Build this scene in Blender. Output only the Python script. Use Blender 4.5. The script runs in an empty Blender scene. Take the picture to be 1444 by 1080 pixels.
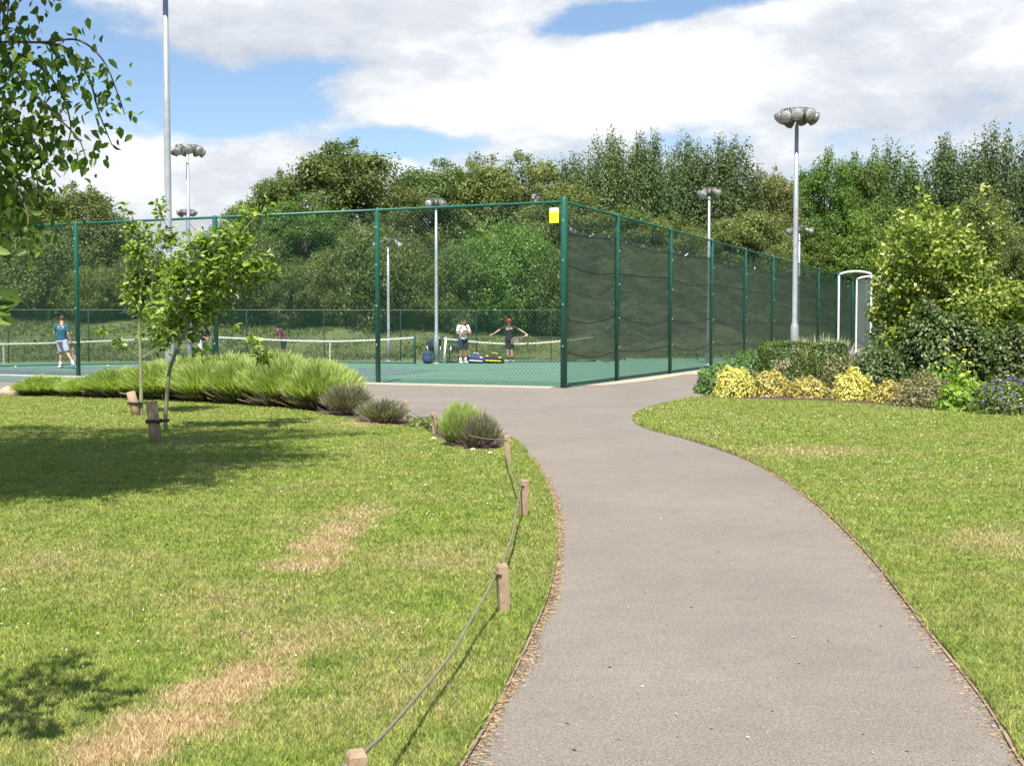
import bpy, math, random
import numpy as np
from mathutils import Vector, Matrix
R = math.radians
random.seed(4); RG = np.random.default_rng(11)
scn = bpy.context.scene
C = scn.collection

# ------------------------------------------------------------------ camera
F = 1700.0; CAMZ = 1.5; PITCH = math.atan(81 / F)
cam = bpy.data.cameras.new('camera'); camo = bpy.data.objects.new('camera', cam); C.objects.link(camo)
cam.sensor_width = 36; cam.lens = 36 * F / 1444; cam.clip_end = 2000; cam.clip_start = .05
camo.location = (0, 0, CAMZ); camo.rotation_euler = (math.pi / 2 - PITCH, 0, 0)
scn.camera = camo
def ray(px, py):
    a = (px - 722) / F; b = (540 - py) / F
    cp, sp = math.cos(PITCH), math.sin(PITCH)
    return (a, cp + b * sp, -sp + b * cp)
def G(px, py, z=0.0):
    r = ray(px, py); t = (z - CAMZ) / r[2]
    return (r[0] * t, r[1] * t, z)
def P(px, py, D):
    r = ray(px, py); t = D / r[1]
    return (r[0] * t, D, CAMZ + r[2] * t)
def G2(px, py): return G(px, py)[:2]

# ------------------------------------------------------------------ mesh helpers
class MB:
    def __init__(s): s.v = []; s.f = []; s.n = 0
    def add(s, V, Fc):
        b = s.n; s.v.extend([tuple(map(float, p)) for p in V]); s.n += len(V)
        s.f.extend([tuple(b + i for i in f) for f in Fc]); return s
    def box(s, c, size, rz=0, M=None):
        V = []
        for x in (-.5, .5):
            for y in (-.5, .5):
                for z in (-.5, .5):
                    p = Vector((x * size[0], y * size[1], z * size[2]))
                    if M: p = M @ p
                    if rz: p = Matrix.Rotation(rz, 3, 'Z') @ p
                    V.append(p + Vector(c))
        return s.add(V, [(0, 1, 3, 2), (4, 6, 7, 5), (0, 4, 5, 1), (2, 3, 7, 6), (0, 2, 6, 4), (1, 5, 7, 3)])
    def tube(s, pts, rad, n=8, cap=True):
        pts = [Vector(p) for p in pts]
        if not hasattr(rad, '__len__'): rad = [rad] * len(pts)
        V = []; up = None
        for i, p in enumerate(pts):
            d = (pts[min(i + 1, len(pts) - 1)] - pts[max(i - 1, 0)])
            if d.length < 1e-9: d = Vector((0, 0, 1))
            d.normalize()
            if up is None:
                a = Vector((1, 0, 0)) if abs(d.x) < .8 else Vector((0, 1, 0))
                up = (a - d * a.dot(d)).normalized()
            else:
                up = (up - d * up.dot(d)); up = up.normalized() if up.length > 1e-6 else Vector((1, 0, 0))
            w = d.cross(up)
            for k in range(n):
                t = 2 * math.pi * k / n
                V.append(p + (up * math.cos(t) + w * math.sin(t)) * rad[i])
        Fc = []
        for i in range(len(pts) - 1):
            for k in range(n):
                Fc.append((i * n + k, i * n + (k + 1) % n, (i + 1) * n + (k + 1) % n, (i + 1) * n + k))
        if cap:
            Fc.append(tuple(range(n))[::-1]); Fc.append(tuple((len(pts) - 1) * n + k for k in range(n)))
        return s.add(V, Fc)
    def ball(s, c, r, n=12, m=8, M=None):
        if not hasattr(r, '__len__'): r = (r, r, r)
        V = [(0, 0, 1)]; Fc = []
        for i in range(1, m):
            a = math.pi * i / m
            for k in range(n):
                t = 2 * math.pi * k / n
                V.append((math.sin(a) * math.cos(t), math.sin(a) * math.sin(t), math.cos(a)))
        V.append((0, 0, -1))
        for k in range(n): Fc.append((0, 1 + k, 1 + (k + 1) % n))
        for i in range(m - 2):
            for k in range(n):
                a = 1 + i * n; Fc.append((a + k, a + n + k, a + n + (k + 1) % n, a + (k + 1) % n))
        for k in range(n):
            a = 1 + (m - 2) * n; Fc.append((a + k, len(V) - 1, a + (k + 1) % n))
        W = []
        for p in V:
            q = Vector((p[0] * r[0], p[1] * r[1], p[2] * r[2]))
            if M: q = M @ q
            W.append(q + Vector(c))
        return s.add(W, Fc)
    def lathe(s, prof, c=(0, 0, 0), n=12, M=None):
        V = []
        for r_, z in prof:
            for k in range(n):
                t = 2 * math.pi * k / n
                q = Vector((r_ * math.cos(t), r_ * math.sin(t), z))
                if M: q = M @ q
                V.append(q + Vector(c))
        Fc = []
        for i in range(len(prof) - 1):
            for k in range(n):
                Fc.append((i * n + k, i * n + (k + 1) % n, (i + 1) * n + (k + 1) % n, (i + 1) * n + k))
        Fc.append(tuple(range(n))[::-1]); Fc.append(tuple((len(prof) - 1) * n + k for k in range(n)))
        return s.add(V, Fc)
    def mesh(s, name):
        me = bpy.data.meshes.new(name); me.from_pydata(s.v, [], s.f); me.update(); return me
    def build(s, name, mat, parent=None, smooth=False, loc=None):
        me = s.mesh(name); me.materials.append(mat)
        if smooth: me.polygons.foreach_set('use_smooth', [True] * len(me.polygons))
        return link(name, me, parent, loc)
def link(name, data, parent=None, loc=None):
    o = bpy.data.objects.new(name, data); C.objects.link(o)
    if parent: o.parent = parent
    if loc is not None: o.location = loc
    return o
def npmesh(name, V, k_per, faces, mat, attr=None):
    """V (n,k,3) repeated template, faces = index tuples into k (same length)"""
    n, k = V.shape[:2]
    Fa = np.array(faces, np.int64); m = Fa.shape[1]
    idx = (np.arange(n)[:, None, None] * k + Fa[None]).reshape(-1)
    me = bpy.data.meshes.new(name)
    me.vertices.add(n * k); me.vertices.foreach_set('co', V.reshape(-1).astype(np.float32))
    nf = n * len(faces)
    me.loops.add(len(idx)); me.loops.foreach_set('vertex_index', idx.astype(np.int32))
    me.polygons.add(nf); me.polygons.foreach_set('loop_start', (np.arange(nf) * m).astype(np.int32))
    me.update(calc_edges=True)
    if attr is not None:
        a = me.attributes.new('rnd', 'FLOAT', 'POINT')
        a.data.foreach_set('value', np.repeat(attr, k).astype(np.float32))
    me.materials.append(mat)
    return me
def tag(o, label=None, cat=None, group=None, kind=None):
    if label: o['label'] = label
    if cat: o['category'] = cat
    if group: o['group'] = group
    if kind: o['kind'] = kind
    return o
def empty(name, loc, label, cat, group=None, rz=0):
    o = bpy.data.objects.new(name, None); C.objects.link(o); o.location = loc; o.rotation_euler.z = rz
    return tag(o, label, cat, group)
def copy_tree(o, parent=None):
    c = o.copy(); C.objects.link(c); c.parent = parent
    for ch in o.children: copy_tree(ch, c)
    return c

# ------------------------------------------------------------------ materials
def newmat(name):
    m = bpy.data.materials.new(name); m.use_nodes = True; nt = m.node_tree
    b = nt.nodes['Principled BSDF']; return m, nt, b
def N(nt, t, **kw):
    n = nt.nodes.new(t)
    for k, v in kw.items():
        if k in n.inputs.keys() if isinstance(k, str) and k in [i.name for i in n.inputs] else False: n.inputs[k].default_value = v
        else: setattr(n, k, v)
    return n
def ramp(nt, src, stops, interp='LINEAR'):
    r = nt.nodes.new('ShaderNodeValToRGB'); e = r.color_ramp; e.interpolation = interp
    while len(e.elements) > 1: e.elements.remove(e.elements[-1])
    e.elements[0].position = stops[0][0]; e.elements[0].color = (*stops[0][1], 1)
    for p, c in stops[1:]:
        x = e.elements.new(p); x.color = (*c, 1)
    nt.links.new(src, r.inputs[0]); return r.outputs[0]
def noise(nt, vec, scale, detail=4, rough=.6):
    n = nt.nodes.new('ShaderNodeTexNoise'); n.inputs['Scale'].default_value = scale
    n.inputs['Detail'].default_value = detail; n.inputs['Roughness'].default_value = rough
    if vec: nt.links.new(vec, n.inputs['Vector'])
    return n.outputs[0]
def pos(nt): return nt.nodes.new('ShaderNodeNewGeometry').outputs['Position']
def objc(nt): return nt.nodes.new('ShaderNodeTexCoord').outputs['Object']
def mixc(nt, fac, a, b, mode='MIX'):
    m = nt.nodes.new('ShaderNodeMix'); m.data_type = 'RGBA'; m.blend_type = mode
    for s, v in ((m.inputs[0], fac), (m.inputs[6], a), (m.inputs[7], b)):
        if isinstance(v, (int, float)): s.default_value = v
        elif isinstance(v, tuple): s.default_value = (*v, 1)
        else: nt.links.new(v, s)
    return m.outputs[2]
def math_(nt, op, a, b=None, clamp=False):
    m = nt.nodes.new('ShaderNodeMath'); m.operation = op; m.use_clamp = clamp
    for s, v in ((m.inputs[0], a), (m.inputs[1], b)):
        if v is None: continue
        if isinstance(v, (int, float)): s.default_value = v
        else: nt.links.new(v, s)
    return m.outputs[0]
def bump(nt, b, h, strength=.3, dist=.01):
    n = nt.nodes.new('ShaderNodeBump'); n.inputs['Strength'].default_value = strength; n.inputs['Distance'].default_value = dist
    nt.links.new(h, n.inputs['Height']); nt.links.new(n.outputs[0], b.inputs['Normal'])
def plain(name, c1, c2=None, scale=8, rough=.6, metal=0, bmp=.15, wpos=False, spec=None):
    m, nt, b = newmat(name)
    v = pos(nt) if wpos else objc(nt)
    c2 = c2 or tuple(x * .75 for x in c1)
    n = noise(nt, v, scale, 5)
    nt.links.new(ramp(nt, n, [(.3, c1), (.7, c2)]), b.inputs['Base Color'])
    b.inputs['Roughness'].default_value = rough; b.inputs['Metallic'].default_value = metal
    if spec is not None: b.inputs['Specular IOR Level'].default_value = spec
    if bmp: bump(nt, b, noise(nt, v, scale * 6, 3), bmp, .004)
    return m
def leafmat(name, stops, trans=.35, rough=.5, objvar=.18, spec=.35):
    m, nt, b = newmat(name)
    at = nt.nodes.new('ShaderNodeAttribute'); at.attribute_name = 'rnd'
    col = ramp(nt, at.outputs['Fac'], stops)
    oi = nt.nodes.new('ShaderNodeObjectInfo')
    hs = nt.nodes.new('ShaderNodeHueSaturation'); nt.links.new(col, hs.inputs['Color'])
    mr = nt.nodes.new('ShaderNodeMapRange'); nt.links.new(oi.outputs['Random'], mr.inputs[0])
    mr.inputs[3].default_value = 1 - objvar; mr.inputs[4].default_value = 1 + objvar
    nt.links.new(mr.outputs[0], hs.inputs['Value'])
    mh = nt.nodes.new('ShaderNodeMapRange'); nt.links.new(math_(nt, 'FRACT', math_(nt, 'MULTIPLY', oi.outputs['Random'], 7.3)), mh.inputs[0])
    mh.inputs[3].default_value = .5 - objvar * .09; mh.inputs[4].default_value = .5 + objvar * .09
    nt.links.new(mh.outputs[0], hs.inputs['Hue'])
    b.inputs['Roughness'].default_value = rough; b.inputs['Specular IOR Level'].default_value = spec
    nt.links.new(hs.outputs[0], b.inputs['Base Color'])
    tr = nt.nodes.new('ShaderNodeBsdfTranslucent')
    tc = mixc(nt, 1.0, hs.outputs[0], (1.35, 1.45, .6), 'MULTIPLY')
    nt.links.new(tc, tr.inputs['Color'])
    mx = nt.nodes.new('ShaderNodeMixShader'); mx.inputs[0].default_value = trans
    nt.links.new(b.outputs[0], mx.inputs[1]); nt.links.new(tr.outputs[0], mx.inputs[2])
    nt.links.new(mx.outputs[0], nt.nodes['Material Output'].inputs[0])
    return m

M = {}
M['green_metal'] = plain('green_metal', (.012, .13, .085), (.008, .085, .055), 6, .42)
M['galv'] = plain('galvanised', (.48, .5, .52), (.36, .38, .4), 9, .38, .35)
M['lamp_grey'] = plain('lamp_grey', (.26, .245, .225), (.12, .11, .1), 12, .5, .3)
M['lamp_glass'] = plain('lamp_glass', (.5, .5, .48), (.3, .3, .3), 5, .2)
M['white_paint'] = plain('white_paint', (.78, .78, .76), (.62, .63, .61), 10, .45)
M['wood'] = plain('weathered_wood', (.42, .3, .19), (.26, .18, .115), 22, .85, 0, .5)
M['wood_post'] = plain('pale_round_stake', (.42, .29, .2), (.26, .18, .12), 22, .85, 0, .5)
M['edge_wood'] = plain('edging_wood', (.36, .27, .19), (.17, .125, .085), 9, .9, 0, .6, True)
M['rope'] = plain('rope', (.24, .21, .14), (.14, .12, .08), 60, .9, 0, .5)
M['rubber'] = plain('black_rubber', (.02, .02, .02), (.03, .03, .03), 10, .6)
M['bark'] = plain('bark', (.13, .1, .07), (.05, .04, .03), 14, .9, 0, .8)
M['bark_pale'] = plain('bark_pale', (.3, .3, .17), (.15, .16, .08), 25, .8, 0, .5)
M['bark_birch'] = plain('bark_birch', (.5, .47, .42), (.12, .1, .08), 7, .8, 0, .5)
M['twig'] = plain('twig', (.3, .23, .17), (.1, .07, .055), 20, .9)
M['black_cord'] = plain('black_cord', (.012, .013, .012), None, 9, .7)
M['net_white'] = plain('net_band', (.7, .7, .66), (.5, .5, .47), 12, .7)
M['net_mesh'] = plain('net_mesh', (.02, .035, .03), None, 9, .8)

def wire_mat():
    m, nt, b = newmat('green_wire')
    b.inputs['Base Color'].default_value = (.015, .075, .05, 1); b.inputs['Roughness'].default_value = .5
    n = noise(nt, objc(nt), 2.5, 3)
    nt.links.new(ramp(nt, n, [(.35, (.015, .085, .055)), (.7, (.02, .06, .045))]), b.inputs['Base Color'])
    return m
M['wire'] = wire_mat()

def asphalt():
    m, nt, b = newmat('asphalt'); p = pos(nt)
    big = noise(nt, p, .55, 5, .6); mid = noise(nt, p, 5, 5, .7); fine = noise(nt, p, 95, 4, .75)
    col = ramp(nt, big, [(.3, (.192, .166, .139)), (.7, (.245, .212, .179))])
    col = mixc(nt, ramp(nt, mid, [(.35, (0, 0, 0)), (.75, (.55, .55, .55))]), col, (.155, .14, .124))
    col = mixc(nt, 1.0, col, ramp(nt, fine, [(.3, (.45, .45, .46)), (.5, (1, 1, 1)), (.7, (1.55, 1.52, 1.48))]), 'MULTIPLY')
    dk = noise(nt, p, 34, 5, .8)
    col = mixc(nt, 1.0, col, ramp(nt, dk, [(.3, (.78, .78, .79)), (.5, (1, 1, 1)), (.7, (1.16, 1.15, 1.13))]), 'MULTIPLY')
    st = noise(nt, p, 1.7, 6, .75)
    col = mixc(nt, ramp(nt, st, [(.58, (0, 0, 0)), (.66, (.3, .3, .3))]), col, (.13, .115, .1))
    # pale grit flecks
    vo = nt.nodes.new('ShaderNodeTexVoronoi'); vo.inputs['Scale'].default_value = 38; nt.links.new(p, vo.inputs['Vector'])
    fl = math_(nt, 'LESS_THAN', vo.outputs['Distance'], .10)
    vs = nt.nodes.new('ShaderNodeSeparateColor'); nt.links.new(vo.outputs['Color'], vs.inputs[0])
    fl = math_(nt, 'MULTIPLY', fl, math_(nt, 'GREATER_THAN', vs.outputs[0], .84))
    col = mixc(nt, fl, col, (.5, .47, .42))
    nt.links.new(col, b.inputs['Base Color']); b.inputs['Roughness'].default_value = .9
    b.inputs['Specular IOR Level'].default_value = .25
    bump(nt, b, fine, .55, .006)
    return m
M['asphalt'] = asphalt()

PATCHES = [(190, 1060, .2, .22, 1.0), (250, 1030, .2, .22, 1.), (305, 985, .2, .24, 1.), (360, 960, .2, .24, .8), (400, 925, .14, .2, .6), (430, 800, .2, .32, .75), (455, 775, .2, .36, .85), (480, 752, .2, .36, .8), (508, 728, .2, .4, .6), (520, 600, .6, .45, .6),
           (1440, 770, .4, .5, .45), (640, 790, .45, .5, .3), (60, 800, .5, .5, .3), (430, 900, .5, .4, .35), (1130, 640, 1.0, .6, .35), (330, 850, .5, .5, .25), (560, 980, .3, .4, .3)]
def grassmat(name, blade):
    m, nt, b = newmat(name); p = pos(nt)
    big = noise(nt, p, .9, 5, .65); mid = noise(nt, p, 4.5, 4, .6); mid2 = noise(nt, p, 13, 3, .6)
    if blade:
        g1 = ramp(nt, mid, [(.3, (.245, .335, .062)), (.5, (.345, .425, .098)), (.68, (.445, .49, .145))])
    else:
        g1 = ramp(nt, mid, [(.3, (.15, .21, .045)), (.5, (.2, .26, .06)), (.68, (.26, .3, .08))])
    col = mixc(nt, ramp(nt, big, [(.42, (0, 0, 0)), (.68, (.6, .6, .6))]), g1, (.47, .44, .19) if blade else (.27, .26, .1))
    col = mixc(nt, ramp(nt, mid2, [(.52, (0, 0, 0)), (.75, (.5, .5, .5))]), col, (.11, .2, .045))
    dry = None
    wob = math_(nt, 'MULTIPLY', math_(nt, 'SUBTRACT', noise(nt, p, 3.2, 4, .7), .5), 2.6)
    for (px, py, rx, ry, k) in PATCHES:
        c = G(px, py)
        mp = nt.nodes.new('ShaderNodeMapping'); mp.vector_type = 'TEXTURE'
        mp.inputs['Location'].default_value = (c[0], c[1], 0); mp.inputs['Scale'].default_value = (rx, ry, 100)
        mp.inputs['Rotation'].default_value = (0, 0, 0)
        nt.links.new(p, mp.inputs['Vector'])
        ln = nt.nodes.new('ShaderNodeVectorMath'); ln.operation = 'LENGTH'; nt.links.new(mp.outputs[0], ln.inputs[0])
        d = math_(nt, 'ADD', ln.outputs['Value'], wob)
        mr = nt.nodes.new('ShaderNodeMapRange'); mr.inputs[1].default_value = 1.6; mr.inputs[2].default_value = .3
        mr.inputs[3].default_value = 0; mr.inputs[4].default_value = k; nt.links.new(d, mr.inputs[0])
        dry = mr.outputs[0] if dry is None else math_(nt, 'MAXIMUM', dry, mr.outputs[0])
    if blade:
        at = nt.nodes.new('ShaderNodeAttribute'); at.attribute_name = 'rnd'
        straw = ramp(nt, at.outputs['Fac'], [(0, (.42, .29, .15)), (.5, (.68, .54, .31)), (1, (.8, .68, .42))])
        col = mixc(nt, 1.0, col, ramp(nt, at.outputs['Fac'], [(0, (.72, .78, .7)), (.5, (1, 1, 1)), (.86, (1.2, 1.15, 1.1)), (1, (1.7, 1.5, 1.5))]), 'MULTIPLY')
        fn = noise(nt, p, 24, 4, .75)
        col = mixc(nt, 1.0, col, ramp(nt, fn, [(.32, (.6, .7, .6)), (.5, (1, 1, 1)), (.66, (1.3, 1.2, 1.2))]), 'MULTIPLY')
        thr = math_(nt, 'GREATER_THAN', math_(nt, 'MULTIPLY', dry, 1.25), math_(nt, 'FRACT', math_(nt, 'MULTIPLY', at.outputs['Fac'], 13.7)))
        col = mixc(nt, thr, col, straw)
    else:
        soil = ramp(nt, noise(nt, p, 16, 4), [(.3, (.2, .12, .07)), (.7, (.4, .27, .13))])
        col = mixc(nt, dry, col, soil)
        bump(nt, b, noise(nt, p, 60, 4, .7), .8, .02)
    nt.links.new(col, b.inputs['Base Color']); b.inputs['Roughness'].default_value = .65
    b.inputs['Specular IOR Level'].default_value = .2
    if blade:
        tr = nt.nodes.new('ShaderNodeBsdfTranslucent'); nt.links.new(col, tr.inputs['Color'])
        mx = nt.nodes.new('ShaderNodeMixShader'); mx.inputs[0].default_value = .5
        nt.links.new(b.outputs[0], mx.inputs[1]); nt.links.new(tr.outputs[0], mx.inputs[2])
        nt.links.new(mx.outputs[0], nt.nodes['Material Output'].inputs[0])
    return m
M['blade'] = grassmat('grass_blades', True); M['turf'] = grassmat('turf', False)
M['soil'] = plain('soil', (.1, .065, .04), (.045, .03, .02), 9, .95, 0, .8, True)
M['far_ground'] = plain('far_ground', (.07, .1, .03), (.1, .12, .04), .5, .95, 0, .4, True)
M['bank'] = plain('bank_grass', (.075, .115, .03), (.13, .15, .05), .6, .95, 0, .8, True)
def courtmat():
    m, nt, b = newmat('court_paint'); p = pos(nt)
    n = noise(nt, p, .35, 5, .65)
    c = ramp(nt, n, [(.3, (.075, .165, .11)), (.7, (.1, .2, .14))])
    f = noise(nt, p, 40, 3, .7)
    c = mixc(nt, 1.0, c, ramp(nt, f, [(.3, (.85, .85, .85)), (.7, (1.15, 1.15, 1.15))]), 'MULTIPLY')
    nt.links.new(c, b.inputs['Base Color']); b.inputs['Roughness'].default_value = .85
    return m
M['court'] = courtmat()
M['court_inner'] = plain('court_inner', (.08, .13, .12), (.1, .155, .14), .6, .85, 0, .1, True)
M['concrete'] = plain('concrete', (.55, .48, .37), (.42, .35, .27), 4, .9, 0, .4, True)
M['dirt'] = plain('pale_dirt', (.5, .41, .3), (.34, .26, .18), 3, .95, 0, .5, True)
M['line_paint'] = plain('line_paint', (.45, .5, .45), (.3, .38, .32), 3, .8, 0, .1, True)

# ------------------------------------------------------------------ polygons
from mathutils.geometry import delaunay_2d_cdt
def inpoly(pts, poly):
    x, y = pts[:, 0], pts[:, 1]; r = np.zeros(len(pts), bool); n = len(poly)
    for i in range(n):
        x1, y1 = poly[i]; x2, y2 = poly[(i + 1) % n]
        if y1 == y2: continue
        c = ((y1 > y) != (y2 > y)) & (x < (x2 - x1) * (y - y1) / (y2 - y1) + x1)
        r ^= c
    return r
def sheet(name, poly, z, mat, kind='structure', depth=0.0):
    vs, es, fs, *_ = delaunay_2d_cdt([Vector(p) for p in poly], [], [list(range(len(poly)))], 1, 1e-5)
    mb = MB(); mb.add([(v.x, v.y, z) for v in vs], [tuple(f) for f in fs])
    if depth:
        n = len(poly)
        mb.add([(p[0], p[1], z) for p in poly] + [(p[0], p[1], z - depth) for p in poly],
               [(i, (i + 1) % n, n + (i + 1) % n, n + i) for i in range(n)])
    o = mb.build(name, mat); me = o.data
    for f in me.polygons:
        pass
    o['kind'] = kind
    return o
def smoothline(pts, n=8):
    pts = [Vector(p) for p in pts]; out = []
    for i in range(len(pts) - 1):
        p0 = pts[max(i - 1, 0)]; p1 = pts[i]; p2 = pts[i + 1]; p3 = pts[min(i + 2, len(pts) - 1)]
        for k in range(n):
            t = k / n
            out.append(.5 * ((2 * p1) + (p2 - p0) * t + (2 * p0 - 5 * p1 + 4 * p2 - p3) * t * t + (3 * p1 - p0 - 3 * p2 + p3) * t ** 3))
    out.append(pts[-1]); return out

# path outline (left edge bottom -> far, right edge)
LE = [(500, 1400), (580, 1200), (657, 1078), (706, 990), (748, 905), (776, 835), (786, 775), (784, 725), (771, 685), (750, 648), (726, 622), (690, 610), (640, 606), (600, 598), (572, 590)]
RE = [(1640, 1400), (1530, 1200), (1438, 1078), (1382, 985), (1302, 885), (1215, 775), (1135, 700), (1055, 650), (975, 622), (915, 606), (893, 594), (896, 584), (925, 573), (965, 564), (1000, 560)]
LEg = [tuple(v) for v in smoothline([Vector(G2(*p)) for p in LE], 6)]
REg = [tuple(v) for v in smoothline([Vector(G2(*p)) for p in RE], 6)]
# fence geometry
C0 = Vector(G2(795, 547)); P4 = Vector(G2(110, 531.5))
U = (P4 - C0).normalized()
V = Vector(((1455 - 722) / F, 1)).normalized()
def onside(px):
    a = (px - 722) / F  # (C0.x+V.x t) = a (C0.y+V.y t)
    t = (a * C0.y - C0.x) / (V.x - a * V.y); return C0 + V * t, t
NL = Vector((-U.y, U.x)); NL = NL if NL.y > 0 else -NL      # into the court

ground = MB().add([(-400, -200, -.06), (400, -200, -.06), (400, 600, -.06), (-400, 600, -.06)], [(0, 1, 2, 3)]).build('ground', M['far_ground'])
ground['kind'] = 'structure'
# path: main strip + cross path along the fences
fl = C0 + U * 40; out = -NL
crossL = fl + out * 2.6
side_far, tfar = onside(1237)
SR = Vector((V.y, -V.x))
path_poly = LEg + [tuple(Vector(G2(540, 584))), tuple(Vector(G2(480, 572))), tuple(crossL), tuple(fl + out * .03), tuple(C0 + out * .03 + SR * .03), tuple(side_far + SR * .03), tuple(side_far + SR * 2.4)] + \
            [tuple(C0 + V * 9 + SR * 2.4), tuple(Vector(G2(1035, 552)))] + [REg[-1]] + REg[::-1][1:]
sheet('path', path_poly, 0, M['asphalt'])
# court
ctB = [tuple(C0), tuple(fl), tuple(Vector(G2(-900, 520))), tuple(Vector(G2(-300, 513))), tuple(Vector(G2(0, 511.5))), tuple(Vector(G2(800, 508))), tuple(onside(1140)[0]), tuple(side_far + Vector((0, 0))), ]
sheet('court', ctB, .004, M['court'])
inner = [tuple(Vector(G2(*q))) for q in ((150, 541), (545, 532), (620, 521.5), (400, 516), (-350, 521), (-420, 530))]
sheet('court', inner, .009, M['court_inner'])
def stripe(name, a, b, w, z, mat):
    a = Vector(a); b = Vector(b); d = (b - a).normalized(); n = Vector((-d.y, d.x)) * w / 2
    o = MB().add([(*(a - n), z), (*(b - n), z), (*(b + n), z), (*(a + n), z)], [(0, 1, 2, 3)]).build(name, mat); o['kind'] = 'structure'; return o
stripe('court_line', G2(470, 534.5), G2(792, 522), .1, .014, M['line_paint'])
stripe('court_line', G2(600, 521), G2(790, 517.5), .1, .014, M['line_paint'])
stripe('court_line', G2(-50, 526), G2(170, 524), .1, .014, M['line_paint'])
# concrete kerb strip under the front fence
a = C0 + U * .2; b = C0 + U * 36
kb = MB(); d3 = (b - a); kb.box(((a + b) / 2 + out * .19).to_3d() + Vector((0, 0, .006)), (d3.length, .3, .05), rz=math.atan2(d3.y, d3.x))
kerb = kb.build('kerb', M['concrete']); kerb['kind'] = 'structure'
# pale dirt margin beside the side fence
dp = [tuple(C0 + SR * .06 + V * 1.2), tuple(C0 + SR * .5 + V * 1.6), tuple(C0 + SR * .75 + V * 4), tuple(C0 + SR * .6 + V * 9), tuple(C0 + SR * 2.3 + V * 10), tuple(C0 + SR * 2.3 + V * 30), tuple(C0 + SR * .06 + V * 30)]
sheet('dirt_margin', dp, .005, M['dirt'])
# lawns
Z_L = .02
lawnL = [p for p in LEg[:64]]
lawnL_far = [G2(*q) for q in ((722, 626), (700, 637), (660, 638), (615, 618), (590, 604), (540, 601), (490, 592), (430, 581), (330, 571), (200, 563), (60, 559), (-60, 559), (-500, 565), (-900, 640))]
lawnL_poly = lawnL + lawnL_far + [(-9, 4), (-5, 0), (-1.5, 1.5)]
def offset_line(pts, d):
    out_ = []
    for i, p in enumerate(pts):
        a = Vector(pts[max(i - 1, 0)]); b = Vector(pts[min(i + 1, len(pts) - 1)]); t = (b - a).normalized()
        out_.append((p[0] - t.y * d, p[1] + t.x * d))
    return out_
L_edge = offset_line(LEg, .018); R_edge = offset_line(REg, -.018)
lawnL_poly = L_edge[:64] + lawnL_far + [(-14, 8), (-8, 1), (-1.5, 1.2)]
sheet('lawn', lawnL_poly, Z_L, M['turf'], depth=.1)
lawnR_far = [G2(*q) for q in ((1060, 565), (1120, 566), (1200, 570), (1280, 577), (1350, 583), (1440, 588), (1560, 598), (1900, 640))]
lawnR_poly = R_edge[:len(R_edge) - 3] + lawnR_far + [(12, 6), (6, 1), (2.4, 1.2)]
sheet('lawn', lawnR_poly, Z_L, M['turf'], depth=.1)
bedR = [G2(985, 561)] + lawnR_far[:-1] + [(22, 22), (24, 40), tuple(C0 + V * 30 + SR * 3), tuple(C0 + V * 12 + SR * 2.9), G2(1010, 549)]
sheet('flower_bed', bedR, .012, M['soil'])
bedL = lawnL_far[:-2] + [(-14, 27), (-8, 27), G2(300, 552), G2(480, 566), G2(572, 585), G2(620, 600), G2(700, 612)]
sheet('flower_bed', bedL, .011, M['soil'])
# timber edging boards
def edging(name, line, off):
    ln = line; mb = MB(); rng = random.Random(3)
    i = 0; L = [Vector(p) for p in ln]
    seg = 0
    while i < len(L) - 1:
        j = min(i + 5, len(L) - 1)
        h = rng.uniform(.004, .015); sh = rng.uniform(-.006, .006)
        w = .013
        for k in range(i, j):
            a, b = L[k], L[k + 1]; t = (b - a).normalized(); n = Vector((-t.y, t.x)) * off
            c0 = a + n + t * (0.004 if k == i else 0); c1 = b + n - t * (0.004 if k == j - 1 else 0); nn = Vector((-t.y, t.x)) * w / 2
            V8 = [(*(c0 - nn), -.03), (*(c0 + nn), -.03), (*(c0 - nn), h), (*(c0 + nn), h + sh * .3), (*(c1 - nn), -.03), (*(c1 + nn), -.03), (*(c1 - nn), h), (*(c1 + nn), h + sh * .3)]
            mb.add(V8, [(0, 1, 3, 2), (4, 6, 7, 5), (0, 4, 5, 1), (2, 3, 7, 6), (0, 2, 6, 4), (1, 5, 7, 3)])
        i = j
    o = mb.build(name, M['edge_wood']); o['kind'] = 'structure'
edging('path_edging', LEg, .0095); edging('path_edging', REg, -.0095)

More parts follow.
